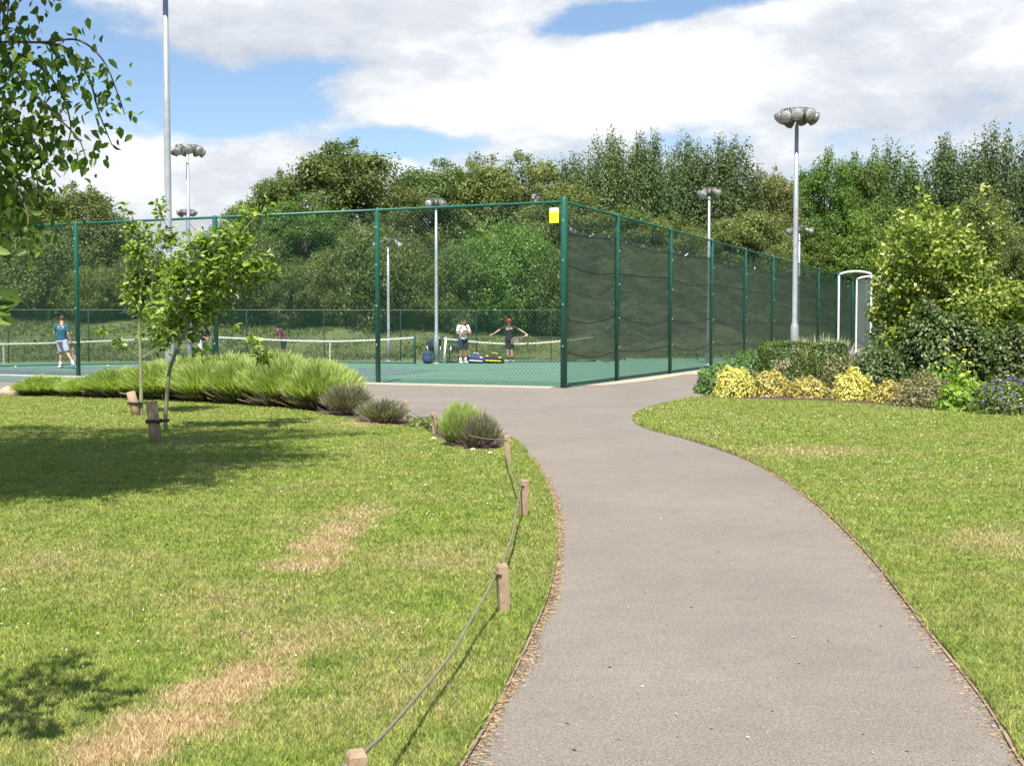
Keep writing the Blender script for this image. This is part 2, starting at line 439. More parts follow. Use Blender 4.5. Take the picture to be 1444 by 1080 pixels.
# ------------------------------------------------------------------ grass blades
def vnoise(x, y, s, seed=0):
    xi = np.floor(x * s).astype(int); yi = np.floor(y * s).astype(int); fx = x * s - xi; fy = y * s - yi
    fx = fx * fx * (3 - 2 * fx); fy = fy * fy * (3 - 2 * fy)
    def h(a, b):
        n = (a * 374761393 + b * 668265263 + seed * 974711) & 0x7fffffff; n = ((n ^ (n >> 13)) * 1274126177) & 0x7fffffff
        return ((n ^ (n >> 16)) & 0xffff) / 65535.
    return (h(xi, yi) * (1 - fx) + h(xi + 1, yi) * fx) * (1 - fy) + (h(xi, yi + 1) * (1 - fx) + h(xi + 1, yi + 1) * fx) * fy
def grass(name, poly, label, xr):
    pts = []
    y0 = 1.8
    while y0 < 28:
        y1 = y0 * 1.12
        D = (y0 + y1) / 2; dens = min(21000, 21000 * (5.2 / D) ** 1.75)
        xl, xh = max(xr[0], -.62 * D - 2.6), min(xr[1], .62 * D + 2.6)
        n = int(dens * (xh - xl) * (y1 - y0))
        if n > 0:
            p = np.stack([RG.uniform(xl, xh, n), RG.uniform(y0, y1, n)], 1); pts.append(p)
        y0 = y1
    p = np.concatenate(pts); p = p[inpoly(p, poly)]
    D = p[:, 1]; n = len(p)
    hn = vnoise(p[:, 0], p[:, 1], 3.0) * .35 + vnoise(p[:, 0], p[:, 1], 11., 3) * .3 + vnoise(p[:, 0], p[:, 1], 27., 6) * .5
    h = (.009 + .022 * hn) * RG.uniform(.6, 1.35, n) * (D / 5) ** .12
    w = .0034 * (D / 5) ** .9 * RG.uniform(.7, 1.4, n)
    th = RG.uniform(0, 2 * np.pi, n); ln = RG.uniform(.2, 1.2, n) * h; la = RG.uniform(0, 2 * np.pi, n)
    Vv = np.zeros((n, 3, 3))
    Vv[:, 0, 0] = p[:, 0] - np.cos(th) * w; Vv[:, 0, 1] = p[:, 1] - np.sin(th) * w
    Vv[:, 1, 0] = p[:, 0] + np.cos(th) * w; Vv[:, 1, 1] = p[:, 1] + np.sin(th) * w
    Vv[:, 2, 0] = p[:, 0] + np.cos(la) * ln; Vv[:, 2, 1] = p[:, 1] + np.sin(la) * ln
    Vv[:, :2, 2] = Z_L; Vv[:, 2, 2] = Z_L + h
    me = npmesh(name, Vv, 3, [(0, 1, 2)], M['blade'], RG.uniform(0, 1, n))
    o = link(name, me); tag(o, label, 'grass', None, 'stuff'); return n
grass('lawn_grass', lawnL_poly, 'mown grass with scorched straw patches on the lawn left of the path', (-14, 2))
grass('lawn_grass', lawnR_poly, 'mown green grass dotted with clover on the lawn right of the path', (-.5, 14))
# ragged longer grass creeping over the edging
def fringe(name, line, off, label, straw=False, n_per=170, hmax=.05, mat=None):
    L = np.array(line); out_ = []; 
    seg = np.diff(L, axis=0); ln = np.hypot(seg[:, 0], seg[:, 1])
    for i in range(len(seg)):
        D = L[i, 1]; k = int(ln[i] * n_per * min(1, 7 / D) * 1.2)
        if k < 1: continue
        t = RG.uniform(0, 1, k)[:, None]; q = L[i] + seg[i] * t
        nrm = np.array([-seg[i, 1], seg[i, 0]]) / max(ln[i], 1e-6)
        clump = (vnoise(q[:, 0], q[:, 1], 3.2, 9) > .34)
        q = q + nrm * (off + np.abs(RG.normal(0, .027 if straw else .035, k) * (.3 + 1.2 * vnoise(q[:, 0], q[:, 1], 1.7, 4) if straw else 1))[:, None] * np.sign(off)); out_.append(q if straw else q[clump])
    p = np.concatenate(out_); n = len(p); D = p[:, 1]
    th = RG.uniform(0, 6.28, n); Vv = np.zeros((n, 3, 3))
    if straw:
        l = RG.uniform(.004, .016, n) ; w = .0011 * (D / 5) ** .8
        dx, dy = np.cos(th) * l, np.sin(th) * l; z = RG.uniform(.002, .012, n)
        Vv[:, 0] = np.stack([p[:, 0] - dx, p[:, 1] - dy, z], 1); Vv[:, 1] = np.stack([p[:, 0] + dx, p[:, 1] + dy, z + .002], 1)
        Vv[:, 2] = np.stack([p[:, 0] - dy / l * w * 2, p[:, 1] + dx / l * w * 2, z + .004], 1)
    else:
        h = RG.uniform(.02, hmax, n); w = .0045 * (D / 5) ** .8; la = RG.uniform(0, 6.28, n); lnn = h * RG.uniform(.2, .9, n)
        Vv[:, 0] = np.stack([p[:, 0] - np.cos(th) * w, p[:, 1] - np.sin(th) * w, np.full(n, .01)], 1)
        Vv[:, 1] = np.stack([p[:, 0] + np.cos(th) * w, p[:, 1] + np.sin(th) * w, np.full(n, .01)], 1)
        Vv[:, 2] = np.stack([p[:, 0] + np.cos(la) * lnn, p[:, 1] + np.sin(la) * lnn, .01 + h], 1)
    me = npmesh(name, Vv, 3, [(0, 1, 2)], mat or M['blade'], RG.uniform(0, 1, n))
    tag(link(name, me), label, 'debris' if straw else 'grass', None, 'stuff')
M['straw'] = leafmat('straw', [(0, (.2, .11, .06)), (.5, (.37, .23, .13)), (1, (.5, .36, .22))], .1)
fringe('verge_grass', [p for p in LEg if p[1] < 16], .012, 'longer ragged grass along the left timber edging of the path', n_per=520)
fringe('verge_grass', [p for p in REg], -.012, 'longer ragged grass along the right timber edging of the path', n_per=520)
fringe('dry_needles', [p for p in LEg if p[1] < 14], -.004, 'brown dry clippings gathered along the left edge of the path', True, 650, mat=M['straw'])
fringe('dry_needles', [p for p in REg if p[1] < 14], .004, 'brown dry clippings gathered along the right edge of the path', True, 200, mat=M['straw'])
# clover flowers
def daisies(name, poly, n, label, xr, yr, bias):
    p = np.stack([RG.uniform(*xr, n), RG.uniform(*yr, n)], 1)
    p = p[inpoly(p, poly)]; p = p[(vnoise(p[:, 0], p[:, 1], .7, 5) > bias) & (np.abs(p[:, 0]) < .6 * p[:, 1] + .5)]
    mb = MB()
    for x, y in p:
        r = random.uniform(.0035, .0075) * (y / 6) ** .4
        z = Z_L + random.uniform(.022, .04)
        a = random.uniform(0, 6)
        mb.add([(x + r * math.cos(a + k * 1.257), y + r * math.sin(a + k * 1.257), z + random.uniform(-.2, .2) * r) for k in range(5)] + [(x, y, z + r * .8)],
               [(k, (k + 1) % 5, 5) for k in range(5)])
    tag(mb.build(name, M['white_petal']), label, 'flowers', None, 'stuff')
M['white_petal'] = plain('white_petal', (.62, .62, .5), (.5, .52, .34), 9, .7, 0, 0)
daisies('clover_flowers', lawnR_poly, 2600, 'small white clover flowers scattered over the right lawn', (-.2, 11), (4, 22), .45)
daisies('clover_flowers', lawnL_poly, 1500, 'sparse white clover flowers scattered over the left lawn', (-10, 1), (4, 22), .6)

# ------------------------------------------------------------------ leaves
LEAF4 = (np.array([(-.5, 0, 0), (0, -.3, .04), (.5, 0, -.05), (0, .3, .04)]), [(0, 1, 2, 3)])
LEAF6 = (np.array([(-.5, 0, 0), (-.2, -.3, .07), (.15, -.25, .06), (.55, 0, -.1), (.15, .25, .06), (-.2, .3, .07)]), [(0, 1, 2, 3), (0, 3, 4, 5)])
BLADE = (np.array([(0, -.028, 0), (0, .028, 0), (.6, .026, .03), (1, 0, 0)]), [(0, 1, 2, 3)])
def unit(a): return a / np.maximum(np.linalg.norm(a, axis=1, keepdims=True), 1e-9)
def leaves(name, Pn, Nn, size, mat, tpl=LEAF4, along=None, rnd=None, rng=RG):
    n = len(Pn); Nn = unit(Nn)
    if along is None: along = rng.normal(0, 1, (n, 3))
    t = unit(along - Nn * np.sum(along * Nn, 1, keepdims=True)); b = np.cross(Nn, t)
    T = tpl[0]; s = np.broadcast_to(size, (n,))[:, None, None]
    Vv = Pn[:, None, :] + s * (T[None, :, 0:1] * t[:, None] + T[None, :, 1:2] * b[:, None] + T[None, :, 2:3] * Nn[:, None])
    return npmesh(name, Vv, len(T), tpl[1], mat, rnd if rnd is not None else rng.uniform(0, 1, n))
def clump_points(rng, clumps, total, shell=.5, up=.35, jit=.6, fuzz=.12):
    vol = np.array([(c[1][0] * c[1][1] * c[1][2]) ** .72 for c in clumps]); cnt = np.maximum(1, (total * vol / vol.sum()).astype(int))
    PP, NN = [], []
    for (c, r), k in zip(clumps, cnt):
        d = unit(rng.normal(0, 1, (k, 3))); rr = shell + (1 - shell) * rng.uniform(0, 1, (k, 1)) ** .7
        rr = rr * (1 + fuzz * rng.normal(0, 1, (k, 1)))
        PP.append(np.array(c) + d * rr * np.array(r)); NN.append(d + jit * rng.normal(0, 1, (k, 3)) + np.array([0, 0, up]))
    return np.concatenate(PP), np.concatenate(NN)

# tree prototypes: real-size about 10 m tall, base at origin
M['leaf_round'] = leafmat('leaves_oak', [(0, (.06, .1, .024)), (.5, (.12, .17, .046)), (1, (.22, .265, .09))])
M['leaf_olive'] = leafmat('leaves_olive', [(0, (.075, .11, .026)), (.5, (.14, .18, .048)), (1, (.24, .27, .09))])
M['leaf_dark'] = leafmat('leaves_dark', [(0, (.06, .1, .022)), (.5, (.12, .17, .042)), (1, (.2, .255, .075))])
M['leaf_poplar'] = leafmat('leaves_poplar', [(0, (.06, .1, .035)), (.5, (.11, .165, .06)), (1, (.21, .26, .12))])
M['leaf_bright'] = leafmat('leaves_bright', [(0, (.07, .14, .022)), (.5, (.12, .21, .035)), (1, (.2, .3, .065))])
M['leaf_elder'] = leafmat('leaves_elder', [(0, (.11, .14, .03)), (.6, (.2, .24, .07)), (.9, (.33, .34, .13)), (1, (.5, .48, .28))])
def proto(kind, seed, H=10., W=7., n=62000, leafsz=.16, mat='leaf_round', low=.04):
    rng = np.random.default_rng(seed); clumps = []; limbs = []
    if kind == 'round':
        for i in range(120):
            a = rng.uniform(0, 6.283); zf = low + (1 - low) * rng.uniform(.03, .95)
            prof = math.sin(min(1, (zf + .12) / .6) * math.pi / 2) * (1 - max(0, (zf - .6) / .4) ** 2.6 * .6)
            rad = W / 2 * prof * (.1 + .85 * rng.uniform() ** .5) * .86
            s = rng.uniform(.5, 1.05)
            clumps.append(((math.cos(a) * rad, math.sin(a) * rad, zf * H * .96), (s * 1.05, s * 1.05, s * .85)))
        for i in range(60):   # small sprays round the outline
            a = rng.uniform(0, 6.283); zf = rng.uniform(.25, 1.0)
            rad = W / 2 * (1 - max(0, (zf - .45) / .55) ** 2 * .85) * rng.uniform(.85, 1.04); s = rng.uniform(.2, .42)
            clumps.append(((math.cos(a) * rad, math.sin(a) * rad, zf * H), (s, s, s * 1.3)))
    elif kind == 'upright':
        for i in range(64):
            a = rng.uniform(0, 6.283); rad = W / 2 * rng.uniform(0, .92) ** .7
            top = H * (1 - .28 * (rad / (W / 2)) ** 2) * rng.uniform(.84, 1.0)
            hgt = rng.uniform(1.2, 2.6); x, y = math.cos(a) * rad, math.sin(a) * rad
            clumps.append(((x, y, top - hgt * .75), (rng.uniform(.28, .5), rng.uniform(.28, .5), hgt)))
            for k in range(3):
                clumps.append(((x + rng.normal(0, .3), y + rng.normal(0, .3), rng.uniform(.06, .75) * top), (.62, .62, 1.0)))
    P_, N_ = clump_points(rng, clumps, n, fuzz=.06 if kind == 'upright' else .24)
    along = rng.normal(0, 1, (len(P_), 3)) + (np.array([0, 0, 1.4]) if kind == 'upright' else np.array([0, 0, -.2]))
    me = leaves('crown', P_, N_, leafsz * rng.uniform(.65, 1.35, len(P_)), M[mat], LEAF4, along, rng=rng)
    mb = MB()
    mb.tube([(0, 0, -.6), (.03, 0, H * .2), (-.05, .04, H * .5), (.02, 0, H * .82)], [.22, .18, .11, .03], 8)
    for i in range(12):
        c, r = clumps[int(rng.integers(0, len(clumps)))]
        z0 = min(c[2] * .55, H * .5); m = (c[0] * .45, c[1] * .45, (z0 + c[2]) / 2)
        mb.tube([(0, 0, z0), m, c], [.09, .055, .02], 5)
    tm = mb.mesh('trunk'); tm.materials.append(M['bark'])
    return me, tm
PROTO = {
    'round1': proto('round', 1, mat='leaf_round'), 'round2': proto('round', 2, mat='leaf_round'),
    'olive1': proto('round', 3, mat='leaf_olive'), 'olive2': proto('round', 33, mat='leaf_olive', leafsz=.15),
    'dark1': proto('round', 4, mat='leaf_dark'), 'dark2': proto('round', 5, mat='leaf_dark', leafsz=.17),
    'poplar1': proto('upright', 6, mat='leaf_poplar', W=5.5, n=78000, leafsz=.15), 'poplar2': proto('upright', 7, mat='leaf_poplar', W=5.5, n=78000, leafsz=.15),
    'bright1': proto('round', 8, mat='leaf_bright'), 'elder1': proto('round', 9, mat='leaf_elder', leafsz=.17, n=52000),
}
for k_, sd_, mt_ in (('s_dark1', 51, 'leaf_dark'), ('s_dark2', 52, 'leaf_dark'), ('s_round1', 53, 'leaf_round'), ('s_round2', 54, 'leaf_round'), ('s_olive1', 55, 'leaf_olive'), ('s_olive2', 56, 'leaf_olive'), ('s_bright1', 57, 'leaf_bright')):
    PROTO[k_] = proto('round', sd_, H=4.6, W=6.6, n=46000, leafsz=.135, mat=mt_, low=-.02)
def bankz(x, y):
    e = Vector(G2(0, 511.5)); f = Vector(G2(800, 508)); d = (f - e).normalized(); n = Vector((-d.y, d.x))
    t = (Vector((x, y)) - e).dot(n) - 1.0
    s = max(0, min(1, t / 13)); s = s * s * (3 - 2 * s) * 2.1
    # fades out towards the side fence
    q = (Vector((x, y)) - C0); sd = -(q.dot(SR)); fade = max(0, min(1, (sd - 1.0) / 5))
    return s * fade
# bank mesh
mb = MB(); nx, ny = 60, 26
Vb = []
for j in range(ny + 1):
    for i in range(nx + 1):
        x = -75 + 115 * i / nx; y = 47 + (j / ny) ** 1.3 * 80
        Vb.append((x, y, bankz(x, y) - .05 + (.06 * math.sin(x * 1.7 + y) + .05 * math.sin(y * 2.3 - x * .6)) * (1 if bankz(x, y) > .3 else 0)))
mb.add(Vb, [(j * (nx + 1) + i, j * (nx + 1) + i + 1, (j + 1) * (nx + 1) + i + 1, (j + 1) * (nx + 1) + i) for j in range(ny) for i in range(nx)])
bk = mb.build('bank', M['bank'], smooth=True); bk['kind'] = 'structure'
# rough grass on the bank
n = 110000
bx = RG.uniform(-30, 14, n); by = RG.uniform(47, 66, n)
keep = np.array([bankz(x, y) for x, y in zip(bx, by)]); ok = keep > .02; bx, by, bz = bx[ok], by[ok], keep[ok] - .05
n = len(bx); th = RG.uniform(0, 6.28, n); h = RG.uniform(.05, .16, n) * (.5 + vnoise(bx, by, .4, 2)); w = .03
Vv = np.zeros((n, 3, 3)); lx, ly = RG.normal(0, .1, n), RG.normal(0, .1, n)
Vv[:, 0] = np.stack([bx - np.cos(th) * w, by - np.sin(th) * w, bz], 1); Vv[:, 1] = np.stack([bx + np.cos(th) * w, by + np.sin(th) * w, bz], 1)
Vv[:, 2] = np.stack([bx + lx, by + ly, bz + h], 1)
M['rough_grass'] = leafmat('rough_grass', [(0, (.06, .09, .024)), (.5, (.095, .125, .034)), (.85, (.15, .17, .055)), (1, (.3, .27, .13))], .3)
tag(link('rough_grass', npmesh('rough_grass', Vv, 3, [(0, 1, 2)], M['rough_grass'], np.clip(vnoise(bx, by, .5, 8) * .7 + RG.uniform(0, .4, n), 0, 1))), 'long rough grass covering the bank behind the courts', 'grass', None, 'stuff')

def tree(px, top, width, D, kind, label, cat='tree', group='trees behind the courts', name='broadleaf_tree'):
    x, y, zt = P(px, top, D); z0 = bankz(x, D) - .05
    e = empty(name, (x, D, z0), label, cat, group, random.uniform(0, 6.28))
    cm, tm = PROTO[kind]; up = kind.startswith('poplar')
    sz = (zt - z0) / (4.75 if kind[:2] == 's_' else 10.2); sw = width / F * D / (4.3 if up else 5.7)
    for nm, me in (('crown', cm), ('trunk', tm)):
        o = link(nm, me, e); o.scale = (sw, sw, sz)
    return e
T = [
 (-40, 300, 130, 62, 'dark1', 'dark rounded tree at the far left end of the tree line, half out of frame'),
 (30, 255, 130, 66, 'round1', 'tall mid green tree behind the drooping birch leaves at far left'),
 (108, 256, 125, 65, 'olive1', 'rounded tree whose top stands above the leftmost fence post'),
 (160, 306, 74, 68, 'dark2', 'small dark tree ending the left clump, just left of the gap of sky'),
 (215, 352, 90, 78, 'round2', 'low far tree in the sky gap behind the two saplings'),
 (285, 345, 90, 80, 'dark1', 'low distant dark tree in the sky gap right of the tall mast'),
 (345, 285, 90, 72, 'round1', 'tree with its top just above the fence rail at the right of the sky gap'),
 (390, 242, 90, 70, 'dark2', 'dark open-topped tree on the left shoulder of the tallest round tree'),
 (490, 195, 175, 68, 'round2', 'tallest round-headed tree left of centre, domed above the second fence post'),
 (430, 275, 120, 63, 'bright1', 'fresh green tree in front and left of the tallest round tree'),
 (565, 258, 100, 66, 'olive2', 'olive tree right of the tallest round tree, where the cloud shows in a notch'),
 (618, 226, 130, 70, 'round1', 'tree rising directly behind the head of the central floodlight mast'),
 (680, 216, 140, 71, 'olive1', 'olive green tree right of the central floodlight mast'),
 (745, 214, 140, 70, 'olive2', 'olive green tree behind the yellow notice on the fence'),
 (812, 205, 84, 78, 'poplar1', 'leftmost feathery upright tree above the fence corner'),
 (858, 180, 90, 76, 'poplar2', 'feathery upright tree second from left above the screened fence'),
 (912, 172, 86, 77, 'poplar1', 'tallest feathery upright tree in the middle of the skyline'),
 (968, 186, 86, 76, 'poplar2', 'feathery upright tree just left of the small floodlight head above the screen'),
 (1025, 178, 96, 75, 'poplar1', 'last feathery upright tree before the dip in the skyline'),
 (800, 256, 120, 65, 'olive1', 'broad olive tree standing directly behind the fence corner post'),
 (876, 290, 120, 64, 'dark1', 'dark green tree above the second bay of the screened fence'),
 (945, 300, 100, 62, 'olive2', 'olive tree just left of the small floodlight mast above the screen'),
 (1000, 320, 90, 66, 'dark2', 'dark tree directly behind the small floodlight mast above the screen'),
 (1050, 292, 110, 68, 'elder1', 'pale yellowish bush-like tree with flower heads left of the tall grey mast'),
 (1085, 232, 84, 76, 'elder1', 'pale green tree filling the dip in the skyline left of the tall grey mast'),
 (1160, 212, 100, 92, 'bright1', 'fresh green tree immediately right of the tall grey mast'),
 (1215, 215, 90, 95, 'dark2', 'dark green rounded tree behind the clear shelter'),
 (1250, 196, 100, 98, 'poplar2', 'feathery tree rising between the clear shelter and the large shrub'),
 (1330, 178, 110, 98, 'poplar1', 'tall feathery tree right above the large yellow-green shrub'),
 (1405, 172, 100, 97, 'poplar2', 'tall feathery tree near the right edge of the skyline'),
 (1470, 170, 100, 97, 'poplar1', 'tall feathery tree cut by the right edge of the picture'),
 (1225, 290, 120, 90, 'bright1', 'bright green lower tree directly above the shelter roof'),
 (1160, 330, 90, 90, 'bright1', 'low bright green tree behind the tall grey mast'),
 (1390, 262, 110, 60, 'olive1', 'loose olive green tree behind the right side of the large shrub'),
 (1450, 330, 100, 52, 'round2', 'mid green tree low at the right edge behind the shrub bed'),
]
for t in T: tree(*t)
# shrubs along the top of the bank
S = [(-20, 372, 120, 61, 'round2', 'dense shrub at the bank top below the far left trees'), (60, 330, 130, 60.5, 'olive2', 'olive shrub at the bank top left of the leftmost fence post'),
 (135, 378, 100, 60, 'dark1', 'dark shrub at the bank top right of the leftmost fence post'), (205, 358, 110, 61, 'round1', 'shrub at the bank top behind the left sapling'),
 (270, 385, 90, 60, 'olive1', 'shrub at the bank top behind the right sapling'), (340, 332, 130, 60.5, 'dark2', 'dark shrub at the bank top right of the sapling branches'),
 (405, 372, 90, 60, 'round2', 'mid green shrub at the bank top above the maroon-shirted player'), (468, 350, 90, 60.5, 'dark1', 'dark shrub at the bank top beneath the tallest round tree'),
 (530, 318, 130, 60, 'olive2', 'olive shrub at the bank top behind the second fence post'), (590, 372, 90, 60.5, 'round1', 'mid green shrub between the two thin masts'),
 (650, 345, 90, 60, 'dark2', 'dark shrub at the bank top above the white-shirted player'), (710, 312, 130, 60.5, 'bright1', 'fresh green shrub at the bank top above the red-capped player'),
 (770, 352, 100, 60, 'dark1', 'dark shrub at the bank top behind the fence corner post'),
 (1095, 350, 90, 66, 'olive1', 'olive scrub just above the screened fence left of the tall grey mast'), (1030, 380, 90, 66, 'olive2', 'brownish green scrub just above the screen at the sixth fence post'),
 (900, 350, 110, 60, 'olive1', 'olive scrub just above the screen at the third fence post')]
for t in S: tree(*t[:4], 's_' + t[4], *t[5:], cat='shrub', group='shrubs at the top of the bank', name='shrub')
# out-of-frame neighbours so the tree line does not stop dead
for t in [(-190, 270, 150, 66, 'round2', 'mid green tree beyond the left edge of the picture'), (1560, 190, 120, 90, 'round1', 'tree beyond the right edge of the picture')]: tree(*t)

# ------------------------------------------------------------------ chain link fences
HF = 4.48; WR = .003
def chainlink(name, a, b, z0, z1, pitch, parent, wr=WR, off=0.0):
    a = Vector(a); b = Vector(b); L = (b - a).length; d = (b - a) / L; H = z1 - z0
    n = Vector((-d.y, d.x))
    segs = []
    k0 = int(-H / pitch) - 1; k1 = int(L / pitch) + 1
    for k in range(k0, k1 + 1):
        for sg in (1, -1):
            s0 = k * pitch if sg == 1 else k * pitch + H; 
            # line: s = s0 + sg*h , h in 0..H
            lo, hi = 0., H
            if sg == 1: lo = max(0, -s0); hi = min(H, L - s0)
            else: lo = max(0, s0 - L); hi = min(H, s0)
            if hi - lo < .01: continue
            segs.append((s0 + sg * lo, lo, s0 + sg * hi, hi, sg))
    S_ = np.array(segs); m = len(S_)
    A = np.stack([a.x + d.x * S_[:, 0], a.y + d.y * S_[:, 0], z0 + S_[:, 1]], 1); B = np.stack([a.x + d.x * S_[:, 2], a.y + d.y * S_[:, 2], z0 + S_[:, 3]], 1)
    nn = np.array([n.x, n.y, 0]); A += nn * (off + S_[:, 4:5] * wr); B += nn * (off + S_[:, 4:5] * wr)
    t = unit(B - A); u = np.cross(t, nn)
    Vv = np.zeros((m, 6, 3))
    for q, (cu, cn) in enumerate(((1, -.6), (-1, -.6), (0, 1.1))):
        o_ = u * cu * wr + nn * cn * wr; Vv[:, q] = A + o_; Vv[:, q + 3] = B + o_
    me = npmesh(name, Vv, 6, [(0, 1, 4, 3), (1, 2, 5, 4), (2, 0, 3, 5)], M['wire'])
    return link(name, me, parent)
def fence_post(p, h, r, parent, collars=True):
    mb = MB(); p = Vector(p)
    mb.lathe([(r, -.1), (r, h - .02), (r * .8, h + .015), (r * .2, h + .03)], (p.x, p.y, 0), 12)
    o = mb.build('post', M['green_metal'], parent, True)
    return o
front = empty('chain_link_fence', (0, 0, 0), 'tall green chain-link fence along the near side of the courts', 'fence')
posts = [C0]
for px in (533, 305, 110):
    a_ = (px - 722) / F; t = (a_ * C0.y - C0.x) / (U.x - a_ * U.y); posts.append(C0 + U * t)
sp = (posts[3] - posts[0]).length / 3
for k in range(4, 7): posts.append(C0 + U * sp * k)
for i, p in enumerate(posts):
    fence_post(p, HF + (.06 if i == 0 else 0), .082 if i == 0 else .066, front)
mb = MB(); e_ = posts[-1]
mb.tube([(*C0, HF - .03), (*e_, HF - .03)], .035, 8); mb.build('top_rail', M['green_metal'], front, True)
def clips(pts, parent, r):
    me = MB().ball((0, 0, 0), (r, r, r * 1.5), 8, 6).mesh('clip'); me.materials.append(M['galv'])
    for p in pts: link('clip', me, parent, p)
clips([(*(Vector(p) + out * .07), z) for p in posts[:5] for z in (1.0, 2.0, 3.05, 4.0)], front, .02)
chainlink('chain_link', C0, e_, .03, HF - .05, .105, front)
sidef = empty('chain_link_fence', (0, 0, 0), 'long green chain-link fence running away from the corner on the right side of the courts', 'fence')
sposts = []
for px in (870, 945, 1003, 1050, 1089, 1123, 1153, 1179, 1201, 1220, 1237): sposts.append(onside(px)[0])
for p in sposts: fence_post(p, HF, .062, sidef)
e2 = sposts[-1]; c0s = C0 + V * .1
mb = MB(); mb.tube([(*c0s, HF - .03), (*e2, HF - .03)], .032, 8); mb.build('top_rail', M['green_metal'], sidef, True)
chainlink('chain_link', c0s, e2, .03, HF - .05, .11, sidef)
clips([(*(Vector(p) + SR * .065), z) for p in sposts[:8] for z in (.9, 1.7, 2.6, 3.5)], sidef, .018)
# windbreak screen
def screenmat():
    m, nt, b = newmat('windbreak_cloth'); t = objc(nt)
    n = noise(nt, t, 1.3, 5, .6)
    mp = nt.nodes.new('ShaderNodeMapping'); mp.inputs['Scale'].default_value = (.6, .6, 14); nt.links.new(t, mp.inputs[0])
    n2 = noise(nt, mp.outputs[0], 2, 4, .7); n3 = noise(nt, t, 26, 3, .7)
    c = ramp(nt, n, [(.3, (.215, .235, .135)), (.7, (.29, .305, .185))])
    c = mixc(nt, 1.0, c, ramp(nt, n2, [(.3, (.65, .65, .65)), (.7, (1.25, 1.25, 1.25))]), 'MULTIPLY')
    c = mixc(nt, 1.0, c, ramp(nt, n3, [(.3, (.8, .8, .8)), (.7, (1.2, 1.2, 1.2))]), 'MULTIPLY')
    nt.links.new(c, b.inputs['Base Color']); b.inputs['Roughness'].default_value = .8
    tl = nt.nodes.new('ShaderNodeBsdfTranslucent'); nt.links.new(c, tl.inputs[0])
    mx0 = nt.nodes.new('ShaderNodeMixShader'); mx0.inputs[0].default_value = .35
    nt.links.new(b.outputs[0], mx0.inputs[1]); nt.links.new(tl.outputs[0], mx0.inputs[2])
    tp = nt.nodes.new('ShaderNodeBsdfTransparent'); mx = nt.nodes.new('ShaderNodeMixShader'); mx.inputs[0].default_value = .2
    nt.links.new(mx0.outputs[0], mx.inputs[1]); nt.links.new(tp.outputs[0], mx.inputs[2])
    nt.links.new(mx.outputs[0], nt.nodes['Material Output'].inputs[0]); bump(nt, b, n3, .5, .02)
    return m
M['screen'] = screenmat()
scr = empty('windbreak_screen', (0, 0, 0), 'dark green woven windbreak cloth tied to the fence on the right of the courts', 'windbreak')
Ls = (e2 - C0).length; s0 = .12
ncol = 420; rows = 44; Vs = []
tposts = [0] + [(p - C0).length for p in sposts]
def sag(s):
    for i in range(len(tposts) - 1):
        if tposts[i] <= s <= tposts[i + 1]:
            f = (s - tposts[i]) / (tposts[i + 1] - tposts[i]); return math.sin(math.pi * f)
    return 0
INW = -SR
for i in range(ncol + 1):
    s = s0 + (Ls - s0 - .1) * i / ncol; g = sag(s)
    top = 3.93 - .05 * g - .03 * abs(math.sin(s * 4.1)) - .03 * abs(math.sin(s * 2.7 + 1)) ; bot = .56 + .05 * math.sin(s * 1.3) + .035 * g + .018 * math.sin(s * 5.2)
    for j in range(rows + 1):
        f = j / rows; z = bot + (top - bot) * f
        w = .07 + .04 * g * math.sin(f * math.pi) + .022 * math.sin(z * 9 + s * .8 + math.sin(s)) * math.sin(z * 2.3 + s * .3) + .014 * math.sin(s * 3.3 + z * 2.2) + .008 * math.sin(z * 21 + 2 * math.sin(s * 1.9))
        q = C0 + V * s + INW * w; Vs.append((q.x, q.y, z))
mb = MB(); mb.add(Vs, [(i * (rows + 1) + j, (i + 1) * (rows + 1) + j, (i + 1) * (rows + 1) + j + 1, i * (rows + 1) + j + 1) for i in range(ncol) for j in range(rows)])
mb.build('cloth', M['screen'], scr, True)
# sagging tie cords
for zc, amp in ((.86, .13), (1.72, .17), (2.95, .08), (3.78, .06)):
    pts = []
    for i in range(240):
        s = s0 + (Ls - s0) * i / 239; q = C0 + V * s + INW * .02
        pts.append((q.x, q.y, zc - amp * sag(s) + .05 * math.sin(s * .7 + zc * 3)))
    MB().tube(pts, .014, 5).build('tie_cord', M['black_cord'], scr)
rt = random.Random(9)
tme = MB().tube([(0, 0, -.03), (.02, 0, .02), (.005, .02, .07)], .006, 4).mesh('cable_tie'); tme.materials.append(M['galv'])
for i in range(34):
    s = .3 + rt.uniform(0, 1) ** 1.5 * 24; q = C0 + V * s + SR * .015
    o = link('cable_tie', tme, scr, (q.x, q.y, 3.82 - .05 * sag(s) + rt.uniform(-.04, .05))); o.rotation_euler = (rt.uniform(-1, 1), rt.uniform(-1, 1), rt.uniform(0, 6))
# yellow notice
M['yellow'] = plain('notice_yellow', (.8, .72, .03), (.75, .66, .03), 4, .5, 0, 0); M['notice_white'] = plain('notice_white', (.72, .75, .6), (.66, .7, .5), 4, .5, 0, 0)
q = C0 + U * .24 + out * .045; rz = math.atan2(U.y, U.x)
nb = empty('notice', (q.x, q.y, 4.14), 'small yellow notice with a pale top band, tied to the fence beside the corner post', 'sign', rz=rz)
MB().box((0, 0, -.06), (.245, .006, .26)).build('board', M['yellow'], nb)
MB().box((0, 0, .125), (.245, .006, .1)).build('header', M['notice_white'], nb)
MB().tube([(-.1, -.02, .17), (-.1, .02, .17), (-.1, .03, .15)], .005, 4).build('tie', M['black_cord'], nb)
MB().tube([(.1, -.02, .17), (.1, .02, .17), (.1, .03, .15)], .005, 4).build('tie', M['black_cord'], nb)
